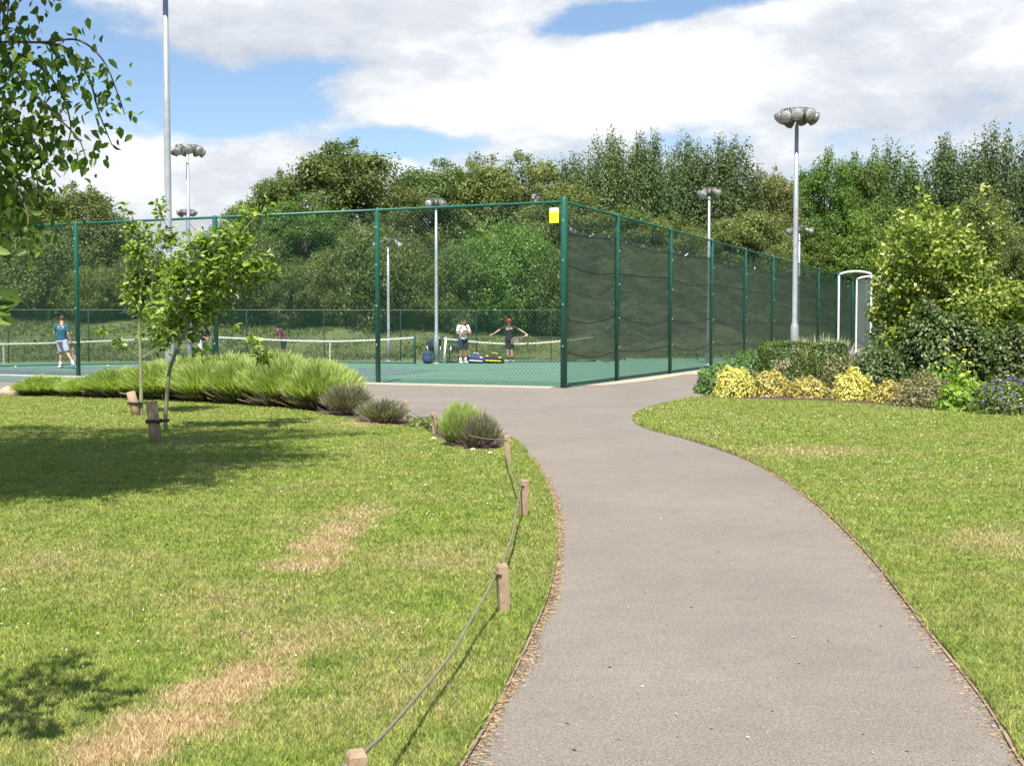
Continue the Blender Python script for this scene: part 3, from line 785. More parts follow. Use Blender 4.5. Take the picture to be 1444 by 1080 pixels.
# far fence
fa = Vector(G2(-700, 513)); fb = Vector(G2(1085, 507.8))
ff = empty('chain_link_fence', (0, 0, 0), 'lower green chain-link fence along the far side of the courts', 'fence')
d = (fb - fa).normalized(); Lf = (fb - fa).length; k = int(Lf / 3.0)
for i in range(k + 1):
    p = fa + d * Lf * i / k; MB().lathe([(.022, -.1), (.022, 2.15), (.01, 2.18)], (p.x, p.y, 0), 8).build('post', M['wire'], ff, True)
MB().tube([(*fa, 2.14), (*fb, 2.14)], .014, 6).build('top_rail', M['wire'], ff)
MB().tube([(*fa, 1.0), (*fb, 1.0)], .011, 6).build('middle_rail', M['wire'], ff)
chainlink('chain_link', fa, fb, .02, 2.13, .11, ff, .002)

# ------------------------------------------------------------------ tennis nets
def tennis_net(px_r, yr, Dr, px_l, Dl, pxc, zc, label, strap=True):
    a = Vector(P(px_r, yr, Dr)[:2]); b_ = Vector(((px_l - 722) / F * Dl, Dl)); 
    tc = None
    d = (b_ - a); L = d.length; d /= L
    e = empty('tennis_net', (a.x, a.y, 0), label, 'tennis net', 'tennis nets on the courts')
    o = Vector((a.x, a.y))
    tcen = ((pxc - 722) / F * a.y - a.x) / (d.x - (pxc - 722) / F * d.y)
    tcen = min(max(tcen, .2 * L), .8 * L) if strap else L / 2
    def zt(s):
        f = s / tcen if s < tcen else (L - s) / (L - tcen); f = max(0, min(1, f)); return 1.06 - (1.06 - zc) * (1 - (1 - f) ** 1.6)
    for s in (0, L):
        p = d * s; MB().lathe([(.045, -.05), (.045, 1.1), (.03, 1.13)], (p.x, p.y, .01), 10).build('post', M['green_metal'], e, True)
    K = 40; mb = MB(); nn = Vector((-d.y, d.x))
    top = [(d.x * L * i / K, d.y * L * i / K, zt(L * i / K)) for i in range(K + 1)]
    Vt = []
    for (x, y, z) in top:
        for sx in (-1, 1):
            for dz in (0, -.06): Vt.append((x + nn.x * .008 * sx, y + nn.y * .008 * sx, z + dz))
    Fc = []
    for i in range(K):
        q = i * 4; Fc += [(q, q + 4, q + 5, q + 1), (q + 2, q + 3, q + 7, q + 6), (q, q + 2, q + 6, q + 4), (q + 1, q + 5, q + 7, q + 3)]
    mb.add(Vt, Fc); mb.build('headband', M['net_white'], e)
    mb = MB(); nv = int(L / .07)
    for i in range(nv):
        s = L * i / nv; mb.tube([(d.x * s, d.y * s, .03), (d.x * s, d.y * s, zt(s) - .05)], .0025, 3, False)
    for j in range(14):
        f = j / 14; mb.tube([(d.x * L * i / 16, d.y * L * i / 16, .03 + (zt(L * i / 16) - .08) * f) for i in range(17)], .0025 if j else .02, 3 if j else 5, False)
    mb.build('mesh', M['net_mesh'], e)
    if strap:
        p = d * tcen; MB().box((p.x - nn.x * .02, p.y - nn.y * .02, zt(tcen) / 2), (.055, .02, zt(tcen)), rz=math.atan2(d.y, d.x)).build('centre_strap', M['net_white'], e)
    return e
tennis_net(585, 513, 47.2, 300, 50, 465, .9, 'tennis net left of the chairs, centre strap right of the maroon-topped player')
tennis_net(252, 511, 48, -240, 40.5, 5, .86, 'tennis net behind the teal-shirted man, centre strap at the left picture edge')
tennis_net(838, 511, 49.6, 612, 48.6, 722, .78, 'tennis net behind the white-shirted and red-capped players', False)

# ------------------------------------------------------------------ floodlight masts
def lamp_meshes():
    # one lamp looking along +X and down
    sh = MB(); Mx = Matrix.Rotation(R(122), 3, 'Y')
    sh.lathe([(.07, -.24), (.11, -.2), (.15, -.02), (.2, .1), (.215, .16), (.2, .17)], (0, 0, 0), 12, Mx)
    sh.box((-.14, 0, .14), (.2, .1, .1)); m1 = sh.mesh('lamp_housing'); m1.materials.append(M['lamp_grey'])
    m1.polygons.foreach_set('use_smooth', [True] * len(m1.polygons))
    gl = MB(); gl.lathe([(.19, .172), (.17, .2), (.09, .225), (.01, .23)], (0, 0, 0), 12, Mx); m2 = gl.mesh('lamp_glass'); m2.materials.append(M['lamp_glass'])
    return m1, m2
LH, LG = lamp_meshes()
def mast(px, D, head_py, label, nl=6, rad=.07, big=1.0, sleeve=1.45, spread=.42, head=True, ytop=None):
    x = (px - 722) / F * D; zt = P(px, head_py, D)[2]
    e = empty('floodlight_mast', (x, D, 0), label, 'floodlight mast', 'floodlight masts around the courts')
    mb = MB(); mb.lathe([(rad * 1.55, -.1), (rad * 1.55, sleeve - .08), (rad * 1.3, sleeve), (rad, sleeve + .06), (rad * .95, zt * .6), (rad * .7, zt)], (0, 0, 0), 14)
    mb.lathe([(rad * 2.6, -.02), (rad * 2.6, .025)], (0, 0, 0), 14)
    mb.build('pole', M['galv'], e, True)
    if not head: return e
    mb = MB(); mb.lathe([(.09 * big, zt - .1), (.1 * big, zt + .05), (.06 * big, zt + .12)], (0, 0, 0), 10)
    for k in range(nl):
        a = 2 * math.pi * (k + .5) / nl
        mb.tube([(0, 0, zt + .05), (math.cos(a) * spread * .95, math.sin(a) * spread * .95, zt + .2 * big)], .025 * big, 6)
        mb.tube([(math.cos(a) * spread * .95, math.sin(a) * spread * .95, zt + .2 * big), (math.cos(a) * spread, math.sin(a) * spread, zt + .02)], .018 * big, 5)
    rr = spread * .95
    mb.tube([(math.cos(t) * rr, math.sin(t) * rr, zt + .2 * big) for t in [2 * math.pi * i / 16 for i in range(17)]], .018 * big, 5)
    mb.build('head_frame', M['lamp_grey'], e, True)
    for k in range(nl):
        a = 2 * math.pi * (k + .5) / nl if nl > 2 else math.pi * k + .25
        l = link('lamp', LH, e, (math.cos(a) * spread * 1.05, math.sin(a) * spread * 1.05, zt - .02 + random.uniform(-.05, .06) * big)); l.rotation_euler = (random.uniform(-.3, .3), random.uniform(-.25, .3), a + random.uniform(-.35, .35)); l.scale = (big,) * 3
        g = link('lens', LG, l)
    return e
mast(1120, 31, 164, 'tall grey floodlight mast with large lamp cluster, standing outside the screened fence', 9, .068, .78, 1.52, .36)
mast(240, 24.5, -60, 'thick grey mast cut by the top of the picture, behind the lavender', 6, .07, 1.0, 1.4, .42)
mast(268, 36, 212, 'slim floodlight mast just right of the thick mast, lamps high above the rail', 8, .055, .62, 1.3, .36)
mast(266, 70, 300, 'distant floodlight mast whose lamps peek above the fence rail behind the saplings', 6, .05, .8, 1.3, .4)
mast(615.5, 47.6, 287, 'pale floodlight mast in the centre beside the chairs, lamps at the top rail height', 4, .066, .8, 1.1, .3)
mast(548, 51.2, 343, 'shorter floodlight mast just right of the second fence post, with two visible lamps', 2, .06, .85, .9, .42)
mast(998.5, 46, 272, 'floodlight mast rising behind the middle of the screened fence', 4, .06, .8, 1.2, .3)
mast(1125.5, 62, 325, 'small far floodlight mast seen directly behind the tallest mast', 2, .066, .95, 1.2, .5)

# ------------------------------------------------------------------ clear shelter
M['clear'] = None
def clearmat():
    m, nt, b = newmat('clear_panel'); b.inputs['Base Color'].default_value = (.62, .68, .68, 1); b.inputs['Roughness'].default_value = .3
    n = noise(nt, objc(nt), 3, 3)
    nt.links.new(ramp(nt, n, [(.3, (.6, .66, .66)), (.7, (.5, .58, .58))]), b.inputs['Base Color'])
    tp = nt.nodes.new('ShaderNodeBsdfTransparent'); mx = nt.nodes.new('ShaderNodeMixShader'); mx.inputs[0].default_value = .93
    nt.links.new(b.outputs[0], mx.inputs[1]); nt.links.new(tp.outputs[0], mx.inputs[2]); nt.links.new(mx.outputs[0], nt.nodes['Material Output'].inputs[0]); return m
M['clear'] = clearmat()
Dsh = 40.; xs = (1182 - 722) / F * Dsh; wsh = 44 / F * Dsh; hs = P(1182, 388, Dsh)[2]
sh = empty('shelter', (xs, Dsh, 0), 'small clear-panelled shelter with white frame and curved roof beside the screened fence', 'shelter', rz=-math.atan2(V.x, V.y))
dep = 4.4; arch = [(wsh * t, .13 * math.sin(math.pi * min(1, t * .95 + .03)) ** .6) for t in [i / 12 for i in range(13)]]
for yy in (0, dep):
    for xx in (0, wsh): MB().box((xx, yy, hs / 2), (.055, .055, hs)).build('post', M['white_paint'], sh)
    MB().tube([(x_, yy, hs + z_ - .02) for x_, z_ in arch], .045, 6).build('roof_hoop', M['white_paint'], sh, True)
mb = MB(); mb.add([(x_, yy, hs + z_ + .03) for yy in (-.1, dep + .1) for x_, z_ in arch], [(i, i + 1, i + 14, i + 13) for i in range(12)]); mb.build('roof_panel', M['clear'], sh, True)
MB().box((wsh / 2, dep, hs / 2 + .05), (wsh - .08, .008, hs - .1)).build('back_panel', M['clear'], sh)
MB().box((wsh, dep / 2, hs / 2 + .05), (.008, dep - .08, hs - .1)).build('side_panel', M['clear'], sh)

# ------------------------------------------------------------------ rope fence
rf = empty('rope_fence', (0, 0, 0), 'low rope fence of short wooden posts along the left side of the path', 'rope fence')
def rope_post(p, h, rz, lean=(0, 0), w=.052):
    M3 = Matrix.Rotation(lean[0], 3, 'X') @ Matrix.Rotation(lean[1], 3, 'Y') @ Matrix.Rotation(rz, 3, 'Z')
    mb = MB(); V_ = []
    for z, s in ((-.1, 1), (h - .012, 1), (h, .8)):
        for sx, sy in ((-1, -1), (1, -1), (1, 1), (-1, 1)): V_.append(M3 @ Vector((sx * w / 2 * s, sy * w / 2 * s, z)) + Vector((*p, 0)))
    mb.add(V_, [(0, 1, 5, 4), (1, 2, 6, 5), (2, 3, 7, 6), (3, 0, 4, 7), (4, 5, 9, 8), (5, 6, 10, 9), (6, 7, 11, 10), (7, 4, 8, 11), (8, 9, 10, 11), (3, 2, 1, 0)])
    mb.build('post', M['wood'], rf)
    return M3 @ Vector((-w * .62, 0, h - .045)) + Vector((*p, 0))
rp = [((-.446, 3.41), .28, .3, (0, 0)), (G2(711, 868), .27, .35, (0, -.05)), (G2(738, 732), .31, .35, (0, .03)), (G2(718, 655), .32, .2, (.02, -.1)),
      (G2(612, 612), .3, .2, (0, 0)), (G2(571, 592), .3, .2, (0, .05))]
att = [rope_post(*r) for r in rp]
att = [Vector((-.9, 1.2, .25))] + att
rope_post((-.9 + .03, 1.2), .28, .3)
mb = MB()
for i in range(len(att) - 1):
    a, b = att[i], att[i + 1]; sg = .09 if i not in (2, 3) else .12
    pts = [a.lerp(b, t / 14) + Vector((math.sin(t) * .004, 0, -sg * 4 * (t / 14) * (1 - t / 14))) for t in range(15)]
    mb.tube(pts, .0065, 6)
for a in att[1:]: mb.tube([a + Vector((-.012, 0, .01)), a + Vector((.02, -.03, 0)), a + Vector((.04, 0, -.012)), a + Vector((.01, .02, 0)), a + Vector((-.01, -.01, -.03))], .007, 5)
mb.build('rope', M['rope'], rf, True)

# ------------------------------------------------------------------ saplings with stakes
M['leaf_sap'] = leafmat('sapling_leaves', [(0, (.08, .15, .025)), (.5, (.18, .28, .05)), (.8, (.34, .43, .11)), (1, (.55, .6, .25))], .45, .4, .02)
M['leaf_birch'] = leafmat('birch_leaves', [(0, (.05, .1, .018)), (.5, (.11, .185, .03)), (.85, (.2, .3, .06)), (1, (.34, .42, .14))], .5, .35, .02)
def catmull(pts, n=5): return smoothline(pts, n)
def sapling(D, trunk, branches, clusters, label, n, base_r, lsz, dy=.35, seed=1):
    rng = np.random.default_rng(seed)
    b0 = Vector(P(*trunk[0], D)); b0.z = 0
    e = empty('sapling', b0, label, 'young tree', 'staked saplings on the left lawn')
    def q(px, py, dd=0): return Vector(P(px, py, D + dd)) - b0
    tp = [q(*t[:2], t[2] if len(t) > 2 else 0) for t in trunk]; tp[0].z = -.05
    tp = catmull(tp, 5)
    MB().tube(tp, [base_r * (1 - .8 * i / len(tp)) for i in range(len(tp))], 8).build('trunk', M['bark_pale'], e, True)
    mb = MB(); bp = []
    for br in branches:
        dd = rng.uniform(-dy, dy); pts = [q(x, y, dd * k / (len(br) - 1)) for k, (x, y) in enumerate(br)]; pts = catmull(pts, 4); bp += pts
        mb.tube(pts, [base_r * .42 * (1 - .8 * i / len(pts)) for i in range(len(pts))], 5)
    allp = tp[len(tp) // 3:] + bp
    PP, NN, AL = [], [], []
    tot = sum(c[2] ** 2 for c in clusters)
    for (cx, cy, r) in clusters:
        c = q(cx, cy, rng.uniform(-dy, dy)); rw = r / F * D
        # twigs from the nearest branch point
        near = min(allp, key=lambda p_: (p_ - c).length)
        for k in range(max(2, int(r / 7))):
            tip = c + Vector(rng.normal(0, rw * .5, 3)); mid = near.lerp(tip, .5) + Vector(rng.normal(0, rw * .12, 3))
            mb.tube([near, mid, tip], [base_r * .22, base_r * .15, base_r * .07], 4)
            m_ = max(6, int(n * r * r / tot / max(2, int(r / 7))))
            t_ = rng.uniform(.25, 1.08, (m_, 1)); ctr = np.array(near.lerp(tip, .5)) * 0 + np.array(near) * (1 - t_) + np.array(tip) * t_
            off = rng.normal(0, .3 * rw + .015, (m_, 3)); PP.append(ctr + off); NN.append(rng.normal(0, .6, (m_, 3)) + np.array([0, 0, .9])); AL.append(off + np.array([0, 0, -.02]))
    mb.build('branches', M['bark_pale'], e, True)
    PP, NN, AL = map(np.concatenate, (PP, NN, AL))
    me = leaves('foliage', PP, NN, lsz * rng.uniform(.6, 1.3, len(PP)), M['leaf_sap'], LEAF6, AL, rng=rng)
    link('foliage', me, e)
sapling(19.8, [(199, 588), (199, 540), (198, 500), (196, 450), (199, 400), (192, 350), (186, 300)],
        [[(198, 505), (185, 495), (160, 475), (148, 463)], [(197, 470), (210, 440), (215, 400), (222, 350), (228, 300)], [(197, 440), (180, 400), (178, 350), (176, 300)], [(198, 505), (215, 495), (230, 470)], [(199, 400), (215, 370), (232, 330)]],
        [(148, 466, 9), (165, 482, 12), (180, 330, 12), (176, 290, 8), (188, 350, 18), (184, 375, 20), (200, 400, 24), (190, 430, 22), (210, 440, 26), (225, 400, 26), (212, 350, 22), (200, 325, 18), (225, 300, 12), (222, 285, 8), (240, 340, 20), (240, 380, 24), (215, 480, 14), (228, 465, 20), (240, 440, 22), (176, 400, 14), (172, 415, 8)],
        'slender straight sapling behind its pale wooden stake', 2000, .035, .095, .3, 3)
sapling(16.9, [(233, 612), (234, 580), (238, 530), (245, 505), (262, 465), (280, 430), (296, 385), (303, 345), (310, 315)],
        [[(262, 465), (290, 458), (325, 463), (350, 478), (370, 505)], [(285, 420), (320, 395), (360, 385), (398, 380)], [(296, 385), (325, 350), (352, 315), (372, 298)], [(265, 460), (250, 430), (240, 400)], [(255, 480), (230, 460), (215, 455)], [(258, 475), (280, 490), (292, 500)], [(300, 360), (280, 330), (262, 310)]],
        [(240, 400, 26), (262, 380, 28), (280, 400, 30), (300, 370, 28), (320, 350, 24), (335, 325, 18), (352, 302, 16), (372, 297, 11), (330, 385, 24), (350, 370, 18), (370, 385, 18), (392, 378, 10), (345, 400, 14), (310, 405, 22), (265, 420, 28), (245, 440, 26), (225, 455, 20), (212, 475, 14), (275, 445, 20), (295, 435, 22), (310, 430, 10), (280, 470, 16), (292, 495, 9), (240, 475, 16), (228, 487, 10), (255, 350, 18), (290, 335, 14), (355, 482, 12), (368, 500, 13), (378, 508, 7), (330, 465, 5), (350, 350, 16)],
        'leaning sapling with crooked trunk and spreading branches beside its dark wooden stake', 3100, .034, .095, .45, 5)
def stake(px, py, top_py, D, lean, label, mt):
    b = Vector(G(px, py)); h = (py - top_py) / F * b.y
    e = empty('tree_stake', b, label, 'tree stake', 'tree stakes on the left lawn')
    mb = MB(); mb.tube([(0, 0, -.05), (lean * .5, 0, h * .5), (lean, 0, h)], [.075, .075, .072], 12); mb.build('stake', mt, e, True)
    mb = MB(); z = h * .55
    mb.tube([(lean * .55 + .085 * math.cos(t), .085 * math.sin(t), z + .01 * math.sin(3 * t)) for t in [i * .5236 for i in range(13)]], .022, 6)
    mb.tube([(lean * .55 + .08, 0, z), (.16, .02, z + .01)], .02, 6)
    mb.build('tie', M['rubber'], e, True)
stake(194, 588, 552, 19.5, -.11, 'pale leaning wooden stake with a dark tie beside the straight sapling', M['wood_post'])
stake(221, 627, 566, 15.4, -.06, 'thick weathered wooden stake with a black rubber tie beside the crooked sapling', M['wood'])

# ------------------------------------------------------------------ birch hanging in from the left
def birch():
    D = 9.3; rng = np.random.default_rng(8)
    b0 = Vector((-5.9, 9.8, 0))
    e = empty('birch_tree', b0, 'weeping birch at the left edge whose drooping leafy twigs hang into the picture', 'tree')
    MB().tube([(0, 0, -.1), (.05, 0, 2.5), (-.05, .05, 5), (0, 0, 7.4), (-.1, 0, 9.2)], [.17, .14, .1, .05, .015], 12).build('trunk', M['bark_birch'], e, True)
    def q(px, py, dd=0): return Vector(P(px, py, D + dd)) - b0
    br = [[(-280, 120), (-120, 70), (0, 60), (60, 60), (110, 57), (145, 85), (165, 130), (176, 162)], [(-150, 100), (0, 75), (50, 90), (85, 130), (100, 180), (90, 215)],
          [(60, 60), (95, 70), (125, 110), (140, 160), (158, 205)], [(-150, 90), (-10, 150), (40, 190), (60, 220), (85, 250)], [(-180, 150), (-20, 210), (20, 260), (40, 310), (24, 345)],
          [(-100, 40), (0, 10), (12, -10), (8, 60)], [(-150, 20), (-20, -20), (5, 20), (20, 90)], [(-200, 200), (-30, 300), (5, 330), (20, 345)], [(-60, -60), (10, -40), (70, -20), (76, 3)],
          [(0, 60), (30, 110), (75, 160), (110, 195), (122, 228)], [(-20, 150), (10, 200), (45, 215), (55, 280)]]
    mb = MB(); PP, NN, AL = [], [], []
    for i, b in enumerate(br):
        dd = rng.uniform(-.6, .6) if i else 0
        pts = catmull([q(x, y, dd * k / len(b)) for k, (x, y) in enumerate(b)], 6)
        mb.tube(pts, [.014 * (1 - .75 * k / len(pts)) for k in range(len(pts))], 5)
        for k in range(len(pts)):
            m = int(rng.integers(1, 4)) if k > 4 else 4
            if i == 8: m = 1
            for _ in range(m):
                o = rng.normal(0, .075, 3); o[2] -= abs(rng.normal(0, .07)); PP.append(np.array(pts[k]) + o)
                NN.append(rng.normal(0, 1, 3) * .8 + np.array([0, -.35, .25])); AL.append(np.array([0, 0, -1.]) + rng.normal(0, .45, 3))
    for (cx, cy, r, k) in ((-10, 200, 50, 330), (5, 270, 40, 260), (25, 210, 30, 110), (20, 300, 25, 60), (-25, 100, 55, 150), (25, 160, 32, 60), (55, 180, 30, 36), (-15, 330, 36, 70), (100, 110, 22, 14), (75, 100, 24, 24), (118, 145, 20, 12), (-20, 30, 34, 80), (15, 110, 28, 40), (135, 100, 14, 12), (165, 150, 9, 8), (60, 130, 20, 20)):
        c = np.array(q(cx, cy)); rw = r / F * D
        for _ in range(k):
            PP.append(c + rng.normal(0, 1, 3) * np.array([rw * .55, .4, rw * .6])); NN.append(rng.normal(0, 1, 3) * .8 + np.array([0, -.35, .25])); AL.append(np.array([0, 0, -1.]) + rng.normal(0, .45, 3))
    # crown above and left of the view
    cr = []
    for _ in range(96):
        a = rng.uniform(0, 6.283); r = rng.uniform(0, 1) ** .5; z = rng.uniform(2.6, 9.0)
        c = np.array([-.1 + math.cos(a) * 2.5 * r, math.sin(a) * 2.2 * r, z])
        lim = -.425 * (c[1] + b0.y) - b0.x - .75
        if c[2] < 4.9 and c[0] > lim: c[0] = lim - rng.uniform(0, 1.2)
        cr.append(c)
    for x, y, z in ((-3.3, 9.6, 6.9), (-2.95, 9.7, 6.9), (-3.5, 9.3, 6.2), (-3.25, 9.1, 5.9), (-3.35, 11.2, 8.4), (-3.0, 11.4, 8.6), (-3.6, 11.0, 8.2), (-3.8, 10.3, 7.4), (-3.5, 10.4, 7.2), (-4, 9.2, 5.6), (-3.8, 8.9, 5.2), (-4.1, 10.8, 7.8)):  # extra clumps out of view, set to throw the branch-tip shadows on the lawn
        cr.append(np.array(Vector((x, y, z)) - b0))
    sun = Vector((-.139 * .5, -.990 * .5, .866)); nfix = len(cr)
    shp = [(-60, 605), (0, 604), (100, 604), (150, 609), (300, 609), (400, 607), (455, 611), (400, 619), (360, 621), (400, 636), (445, 645), (400, 662), (330, 652), (300, 660), (272, 692), (220, 690), (120, 697), (0, 706), (-60, 710)]  # lawn shade outline; unseen leaf clumps are added sunward of it to cast it
    cand = np.stack([rng.uniform(-60, 460, 900), rng.uniform(590, 712, 900)], 1); cand = cand[inpoly(cand, shp)]
    # equal-area on the ground: thin out the far rows
    keep = rng.uniform(0, 1, len(cand)) < ((600. - 459) / (cand[:, 1] - 459)) ** -.2 * .95
    for px, py in cand[keep][:330]:
        g = Vector(G(px, py)); z = rng.uniform(5.6, 8.0) + (.8 if px < 200 else 0); cr.append(np.array(g + sun * (z / .866) - b0))
    for i, c in enumerate(cr):
        if i >= nfix:
            for _ in range(70): PP.append(c + rng.normal(0, 1, 3) * np.array([.3, .13, .12])); NN.append(rng.normal(0, .7, 3) + np.array([0, 0, .6])); AL.append(np.array([0, 0, -.6]) + rng.normal(0, .7, 3))
            if i % 3 == 0: mb.tube([(0, 0, min(7.2, c[2] * .8)), tuple(c * np.array([.55, .55, .97])), tuple(c)], [.035, .02, .006], 4)
            continue
        fl = i >= 96
        for _ in range(170 if fl else 420): PP.append(c + rng.normal(0, 1, 3) * (np.array([.26, .12, .1]) if fl else np.array([.38, .38, .4]))); NN.append(rng.normal(0, 1, 3)); AL.append(np.array([0, 0, -1.]) + rng.normal(0, .45, 3))
        mb.tube([(0, 0, max(1.8, c[2] * .75)), tuple(c * np.array([.5, .5, .97])), tuple(c)], [.04, .025, .008], 5)
    mb.build('branches', M['bark'], e, True)
    PP = np.array(PP)
    me = leaves('foliage', PP, np.array(NN), .086 * rng.uniform(.55, 1.3, len(PP)), M['leaf_birch'], LEAF6, np.array(AL), rng=rng); link('foliage', me, e)
birch()
def near_tree():
    rng = np.random.default_rng(5); b0 = Vector((-2.95, 3.5, 0)); D = 3.9
    e = empty('young_tree', b0, 'small tree mostly out of view at the left edge, one dark sprig of leaves showing', 'young tree')
    PP, NN, AL = [], [], []; mb = MB()
    mb.tube([(0, 0, -.05), (.02, 0, .8), (0, 0, 1.9), (-.05, 0, 2.6)], [.04, .03, .02, .006], 8); mb.build('trunk', M['bark'], e, True); mb = MB()
    tips = [((-1.72, 3.75, 1.55), 26, .05), ((-1.80, 4.05, 1.5), 26, .06), ((-1.95, 3.9, 1.6), 60, .09), ((-2.15, 4.0, 1.65), 60, .1), ((-1.95, 3.55, 1.55), 50, .09), ((-2.2, 3.6, 1.6), 60, .1), ((-2.1, 4.3, 1.65), 40, .07), ((-1.8, 3.45, 1.5), 30, .05), ((-2.4, 3.7, 1.8), 80, .12), ((-2.6, 3.4, 2.0), 80, .15), ((-2.3, 3.3, 1.4), 70, .1), ((-2.9, 3.6, 2.3), 120, .2)]
    for c, k, r in tips:
        c = Vector(c) - b0
        lim = -.425 * (c.y + b0.y) - b0.x - .12
        if c.x > lim: c.x = min(c.x, lim)
        mb.tube([(0, 0, 1.0), c * .5 + Vector((0, 0, .5)), c], [.014, .009, .003], 5)
        for _ in range(k): PP.append(np.array(c) + rng.normal(0, r, 3) * np.array([1, 1, .5])); NN.append(rng.normal(0, .6, 3) + np.array([0, 0, 1])); AL.append(rng.normal(0, 1, 3))
    for px, py in ((-8, 425), (2, 415), (10, 428), (4, 438), (14, 432), (8, 452), (-5, 445), (16, 418)):
        c = Vector(P(px, py, D)) - b0; mb.tube([Vector(P(-90, 410, D)) - b0, c], [.006, .002], 4)
        PP.append(np.array(c)); NN.append(np.array([rng.normal(0, .3), -1, .4])); AL.append(np.array([1., 0, rng.uniform(-.6, .2)]))
    mb.build('branches', M['bark'], e, True)
    link('foliage', leaves('foliage', np.array(PP), np.array(NN), .062 * rng.uniform(.7, 1.3, len(PP)), M['leaf_birch'], LEAF6, np.array(AL), rng=rng), e)
near_tree()

# ------------------------------------------------------------------ lavender
M['lav'] = leafmat('lavender_foliage', [(0, (.22, .3, .075)), (.5, (.38, .47, .125)), (.85, (.5, .57, .21)), (1, (.58, .6, .36))], .35, .6, .05)
M['lav2'] = leafmat('lavender_grey', [(0, (.1, .085, .06)), (.4, (.2, .19, .11)), (.8, (.3, .31, .17)), (1, (.38, .34, .34))], .25, .7, .05)
def lav_proto(seed, n=26000, mat='lav', H=1.0, bare=.25):
    rng = np.random.default_rng(seed)
    th = rng.uniform(0, 6.283, n); el = np.arccos(rng.uniform(.12, 1, n) ** .7)
    d = np.stack([np.sin(el) * np.cos(th), np.sin(el) * np.sin(th), np.cos(el) + .25], 1); d = unit(d)
    r0 = rng.uniform(.35, .8, (n, 1)) * (1 + .15 * np.sin(3 * th + seed)[:, None]); base = d * r0 * np.array([.62, .62, .72]) * H
    ln = rng.uniform(.1, .26, n) * H * (1.15 if mat == 'lav' else 1); up = d + np.array([0, 0, .75]) + rng.normal(0, .24, (n, 3))
    side = unit(rng.normal(0, 1, (n, 3))); Nn = np.cross(unit(up), side)
    me = leaves('foliage', base, Nn, ln, M[mat], BLADE, up, rng=rng)
    mb = MB()
    for _ in range(60):
        a = rng.uniform(0, 6.283); r = rng.uniform(.2, .62); z = rng.uniform(.12, .42)
        mb.tube([(math.cos(a) * .08, math.sin(a) * .08, 0), (math.cos(a) * r * .6, math.sin(a) * r * .6, z * .35), (math.cos(a) * r, math.sin(a) * r, z)], [.014, .01, .005], 4)
    sm = mb.mesh('stems'); sm.materials.append(M['twig'])
    return me, sm
LP = [lav_proto(1), lav_proto(2), lav_proto(3, 26000, 'lav'), lav_proto(4, 5200, 'lav2')]
LAV = [  # px, base y, width px, top y, proto, label
 (62, 561, 90, 524, 0, 'small clipped lavender clump at the far left end of the bed beside the pale stones'),
 (118, 562, 80, 527, 1, 'low green lavender clump second from the left end of the bed'),
 (172, 564, 100, 510, 2, 'lavender clump directly behind the pale leaning stake'),
 (232, 567, 110, 500, 0, 'lavender clump behind the dark stake and crooked sapling trunk'),
 (295, 570, 120, 498, 1, 'tall bright lavender clump just right of the crooked sapling'),
 (350, 573, 110, 494, 2, 'tall bright lavender clump beneath the sapling\'s drooping branch tip'),
 (400, 577, 120, 490, 0, 'tallest bright green lavender clump in the middle of the bed'),
 (450, 581, 110, 498, 1, 'bright lavender clump sloping down towards the bare woody end of the bed'),
 (490, 588, 80, 528, 3, 'lavender clump with bare twisted brown stems near the right end of the bed'),
 (540, 600, 76, 552, 3, 'grey-brown leggy lavender at the right end of the bed next to the path'),
 (265, 556, 120, 492, 2, 'back-row lavender clump behind the fork of the crooked sapling'),
 (325, 557, 120, 488, 0, 'back-row lavender clump right of the crooked sapling'),
 (385, 560, 120, 484, 1, 'back-row lavender clump with the highest feathery tips'),
 (440, 564, 110, 496, 2, 'back-row lavender clump at the right shoulder of the bed'),
]
for i, (px, by, w, ty, pr, lb) in enumerate(LAV):
    b = Vector(G(px, by)); b.y += w / F * b.y * .4; b.x = (px - 722) / F * b.y; ww = w / F * b.y
    e = empty('lavender_bush', b, lb, 'lavender', 'lavender bushes in the left bed', random.uniform(0, 6))
    hh = P(px, ty, b.y)[2]
    for nm, me in (('foliage', LP[pr][0]), ('stems', LP[pr][1])):
        o = link(nm, me, e); o.scale = (ww / .95, ww / 1.05, hh / .98)
    if pr != 3:  # dead woody skirt facing the lawn
        o = link('skirt', LP[3][0], e); o.scale = (ww / 1.2, ww / 1.2, hh / 2.4)
b = Vector(G(662, 636)); e = empty('lavender_bush', (b.x, b.y + .35, 0), 'solitary lavender bush by the rope fence, green above and woody brown below', 'lavender')
for pr, sc, loc in ((0, (.5, .45, .68), (-.14, .05, .0)), (3, (.62, .5, .58), (.1, -.05, 0))):
    for nm, me in (('foliage', LP[pr][0]), ('stems', LP[pr][1])):
        o = link(nm, me, e, loc); o.scale = sc
